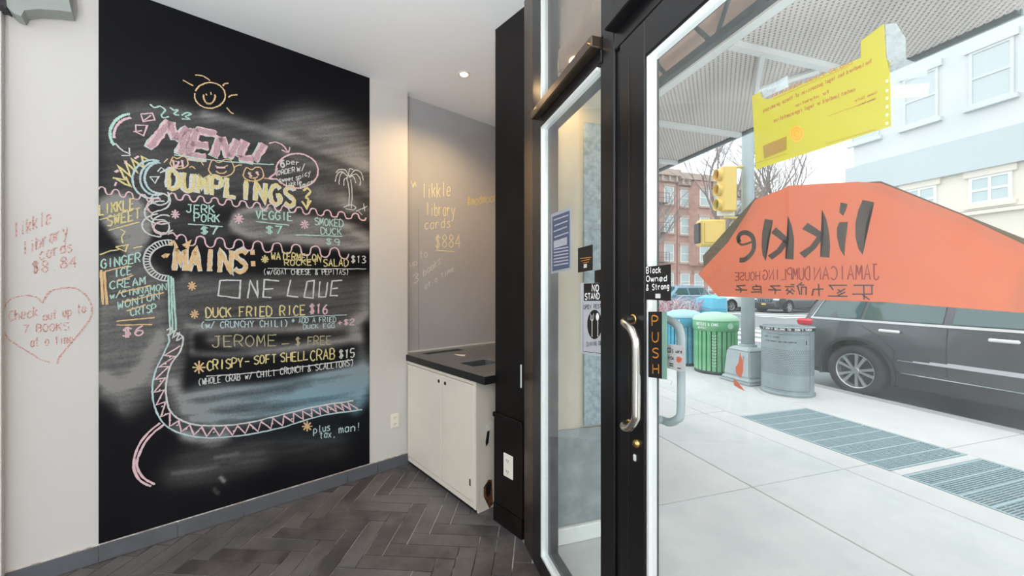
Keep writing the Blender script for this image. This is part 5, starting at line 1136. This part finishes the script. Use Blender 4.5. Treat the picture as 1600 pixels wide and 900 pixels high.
# ---------------------------------------------------------------- twig planter and tarpaulin behind the bins
q0 = camw(3.60, 8.75); q0.z = .0005
tw = thing('twig_planter', 'planter full of tangled pink and white twigs behind the blue bin', 'planter', q0)
bm = B(); bbox(bm, -.50, .50, -.2, .2, 0, .75, .02, Matrix.Translation(q0) @ Matrix.Rotation(-YAW, 4, 'Z')); obj('box', bm, M['bark'], tw)
for nm, cc, sd0 in (('pink_twigs', (.62,.30,.36), 1), ('white_twigs', (.75,.70,.70), 2)):
    rn = random.Random(sd0); bm = B(); Mq = Matrix.Translation(q0) @ Matrix.Rotation(-YAW, 4, 'Z')
    for i in range(60):
        a = Vector((rn.uniform(-.48,.48), rn.uniform(-.15,.15), .74)); b_ = a+Vector((rn.uniform(-.3,.3), rn.uniform(-.1,.1), rn.uniform(.3,.5))); c = b_+Vector((rn.uniform(-.35,.35), rn.uniform(-.1,.1), rn.uniform(-.1,.14)))
        tube(bm, [Mq@a, Mq@b_, Mq@c], [.009,.007,.004], 4)
    obj(nm, bm, mat(nm, cc, .6), tw, kind='stuff')
tp = camw(4.56, 8.9); bm = B()
lathe(bm, [(.30,.72),(.34,1.15),(.30,1.36),(.12,1.42),(.001,1.43)], 14, Matrix.Translation((tp.x, tp.y, -.10)) @ Matrix.Scale(1.12, 4, Vector((cos(.4), sin(.4), 0))))
lathe(bm, [(.001,.0),(.28,.0),(.30,.72)], 14, Matrix.Translation((tp.x, tp.y, -.099)) @ Matrix.Scale(1.12, 4, Vector((cos(.4), sin(.4), 0))))
for v in bm.verts: v.co += Vector((random.uniform(-.03,.03), random.uniform(-.03,.03), random.uniform(-.01,.03) if v.co.z > .1 else 0))
tg = obj('tarpaulin', bm, mat('blue_tarp', (.12,.50,.70), .4), smooth=False); tag(tg, 'crumpled bright blue tarpaulin cover behind the green bin', 'cover')

# ---------------------------------------------------------------- far buildings
M['winpane'] = mat('far_window_pane', (.46,.56,.57), .2, spec=.6)
M['hazed_pane'] = mat('hazed_upper_pane', (.52,.58,.59), .3)  # upper panes paled to match the painted haze
def window(par, c, ax, up_w, h, out, frame=None, trim=None, mull=False):
    """window centred at c (bottom middle), ax = along facade, out = outward normal"""
    z = Vector((0,0,1)); w2 = up_w/2
    def bx(bm, a0, a1, z0, z1, o0, o1): pbox(bm, [c+ax*a+z*q+out*oo for q in (z0, z1) for a, oo in ((a0,o0),(a1,o0),(a1,o1),(a0,o1))])
    bm = B(); 
    for a in ((-w2,-w2+.09,0,h),(w2-.09,w2,0,h),(-w2+.09,w2-.09,0,.09),(-w2+.09,w2-.09,h-.09,h),(-w2+.09,w2-.09,h*.5-.04,h*.5+.04)): bx(bm, *a, -.02, .06)
    if mull: bx(bm, -.04, .04, .09, h-.09, -.02, .055)
    f = obj('window', bm, frame or M['winframe'], par); bm = B(); bx(bm, -w2+.09, w2-.09, .09, h-.09, -.02, .03); obj('pane', bm, M['hazed_pane'] if trim is M['hazed_upper'] else M['winpane'], f)
    bm = B(); bx(bm, -w2-.12, w2+.12, -.16, -.001, -.0, .16); bx(bm, -w2-.12, w2+.12, h+.001, h+.26, 0, .10); obj('sill_and_lintel', bm, trim or M['cornice'], par)
TB = 30.0
def row_house(v0, v1, H, m, label, esc=False, bay=False):
    o = thing('row_house', label, 'building', ((v0+v1)/2, TB+2, .02), group='brick row houses beyond the crossing')
    bm = B(); box(bm, v0, v1, TB, TB+9, .02, H); obj('wall', bm, m, o)
    ax = Vector((1,0,0)); out = Vector((0,-1,0)); n = 3; fl = 4; fh = (H-1.6)/fl
    for f in range(fl):
        for i in range(n):
            if bay and i == 1 and f > 0: continue
            window(o, Vector((v0+(v1-v0)*(i+.5)/n, TB-.001, 1.3+f*fh)), ax, 1.05, fh*.60, out)
    if bay:
        vm = (v0+v1)/2; bm = B(); prism(bm, [(vm-1.2,TB-.01),(vm-.8,TB-.7),(vm+.8,TB-.7),(vm+1.2,TB-.01)], 1.0+fh, H-.6); obj('bay', bm, m, o)
        for f in range(1, fl): window(o, Vector((vm, TB-.701, 1.3+f*fh)), ax, 1.1, fh*.6, out)
    bm = B(); box(bm, v0-.05, v1+.05, TB-.55, TB+.2, H-.45, H+.12); box(bm, v0, v1, TB-.25, TB+.1, H-.95, H-.46); obj('cornice', bm, M['cornice'], o)
    for i in range(7): x = v0+.3+i*(v1-v0-.6)/6; obj('bracket', box(B(), x-.1, x+.1, TB-.45, TB-.26, H-.95, H-.46), M['cornice'], o)
    if esc:
        fe = B()
        for f in range(1, fl):
            z = 1.15+f*fh; x0, x1 = v0+1.0, v1-1.6
            for k in range(12): y = TB-.95+k*.08; box(fe, x0, x1, y, y+.03, z, z+.03)
            for q in ((x0, TB-.97),(x1, TB-.97)): box(fe, q[0]-.02, q[0]+.02, q[1], q[1]+.04, z, z+.9)
            box(fe, x0, x1, TB-.97, TB-.94, z+.86, z+.9); box(fe, x0, x1, TB-.97, TB-.94, z+.42, z+.45)
            n_ = int((x1-x0)/.15)
            for k in range(n_): x = x0+k*.15; box(fe, x, x+.02, TB-.96, TB-.94, z, z+.88)
            if f < fl-1: tube(fe, [(x0+.3, TB-.75, z), (x1-.3, TB-.75, z+fh)], .04, 4); tube(fe, [(x0+.3, TB-.45, z), (x1-.3, TB-.45, z+fh)], .04, 4)
        obj('fire_escape', fe, M['iron'], o)
row_house(12.0, 19.9, 12.4, M['brick2'], 'brown brick row house furthest left, half behind the door frame')
row_house(20.0, 25.3, 12.2, M['brick'], 'red brick row house with a fire escape beyond the crossing', esc=True)
row_house(25.4, 30.2, 12.0, M['brick'], 'red brick row house with a bay window in the middle of the row', bay=True)
row_house(30.3, 35.5, 11.4, M['brick2'], 'brown brick row house with a fire escape left of the yellow signals', esc=True)
row_house(35.6, 41.5, 10.6, M['brick'], 'red brick row house at the right of the row behind the lamp post')
row_house(41.6, 48.0, 8.2, M['brick2'], 'low brown row house behind the orange sign')
# cream building across the street
VB_ = 20.5
o = thing('corner_building', 'cream rendered building across the street, its upper storey paled by painted haze', 'building', (25, -4, .02))
bm = B(); box(bm, VB_, VB_+10, -30, 12.6, .02, 5.8); obj('lower_wall', bm, M['cream'], o)
bm = B(); box(bm, VB_+.05, VB_+10, -30, 12.6, 7.08, 17.0); obj('upper_wall', bm, M['hazed_upper'], o)
bm = B(); box(bm, VB_-.20, VB_+10, -30, 12.8, 5.801, 7.079); obj('band_course', bm, mat('band_blue_grey', (.50,.57,.59), .7), o)
for z, e in ((4.18, .16), (4.34, .09), (3.2, .12)): obj('moulding', box(B(), VB_-e, VB_-.001, -30, 12.6, z, z+.13), M['cream'], o)
ax = Vector((0,-1,0)); out = Vector((-1,0,0))
for i in range(17):
    y = 12.15-i*1.95
    window(o, Vector((VB_-.001, y, 4.56)), ax, 1.06, 1.0, out, trim=M['cream'], mull=True)
    if i % 2 == 0: window(o, Vector((VB_-.001, y-.6, .9)), ax, 2.0, 2.1, out, trim=M['cream'])
    window(o, Vector((VB_+.049, y, 8.2)), ax, 1.1, 2.0, out, M['hazed_upper'], trim=M['hazed_upper']); window(o, Vector((VB_+.049, y, 11.6)), ax, 1.1, 2.0, out, M['hazed_upper'], trim=M['hazed_upper'])
# bare trees
def tree(loc, H, label, seed):
    rnd = random.Random(seed); bm = B()
    def br(p, d, L, r, lv):
        q = p+d*L; m_ = p+d*L*.5+Vector((rnd.uniform(-.06,.06)*L, rnd.uniform(-.06,.06)*L, 0)); tube(bm, [p, m_, q], [r, r*.85, r*.65], 5 if lv < 3 else 3, cap=False)
        if lv >= 6: return
        for k_ in range(3 if lv < 4 else 2):
            dd = (d+Vector((rnd.uniform(-.6,.6), rnd.uniform(-.6,.6), rnd.uniform(-.1,.45)))).normalized(); br(q if k_ else m_, dd, L*rnd.uniform(.62,.85), r*.6, lv+1)
    br(Vector(loc), Vector((0,0,1)), H*.30, H*.016, 0)
    t = obj('bare_tree', bm, M['bark'], keep=True); tag(t, label, 'tree', 'bare street trees'); return t
tree((24.0, 23.6, .02), 16, 'tall bare street tree in front of the brick row, left of the signals', 1)
tree((30.6, 23.8, .02), 17, 'bare street tree directly behind the yellow signals', 2)
tree((17.2, 23.6, .02), 9.0, 'smaller bare tree at the left edge of the door glass', 5)
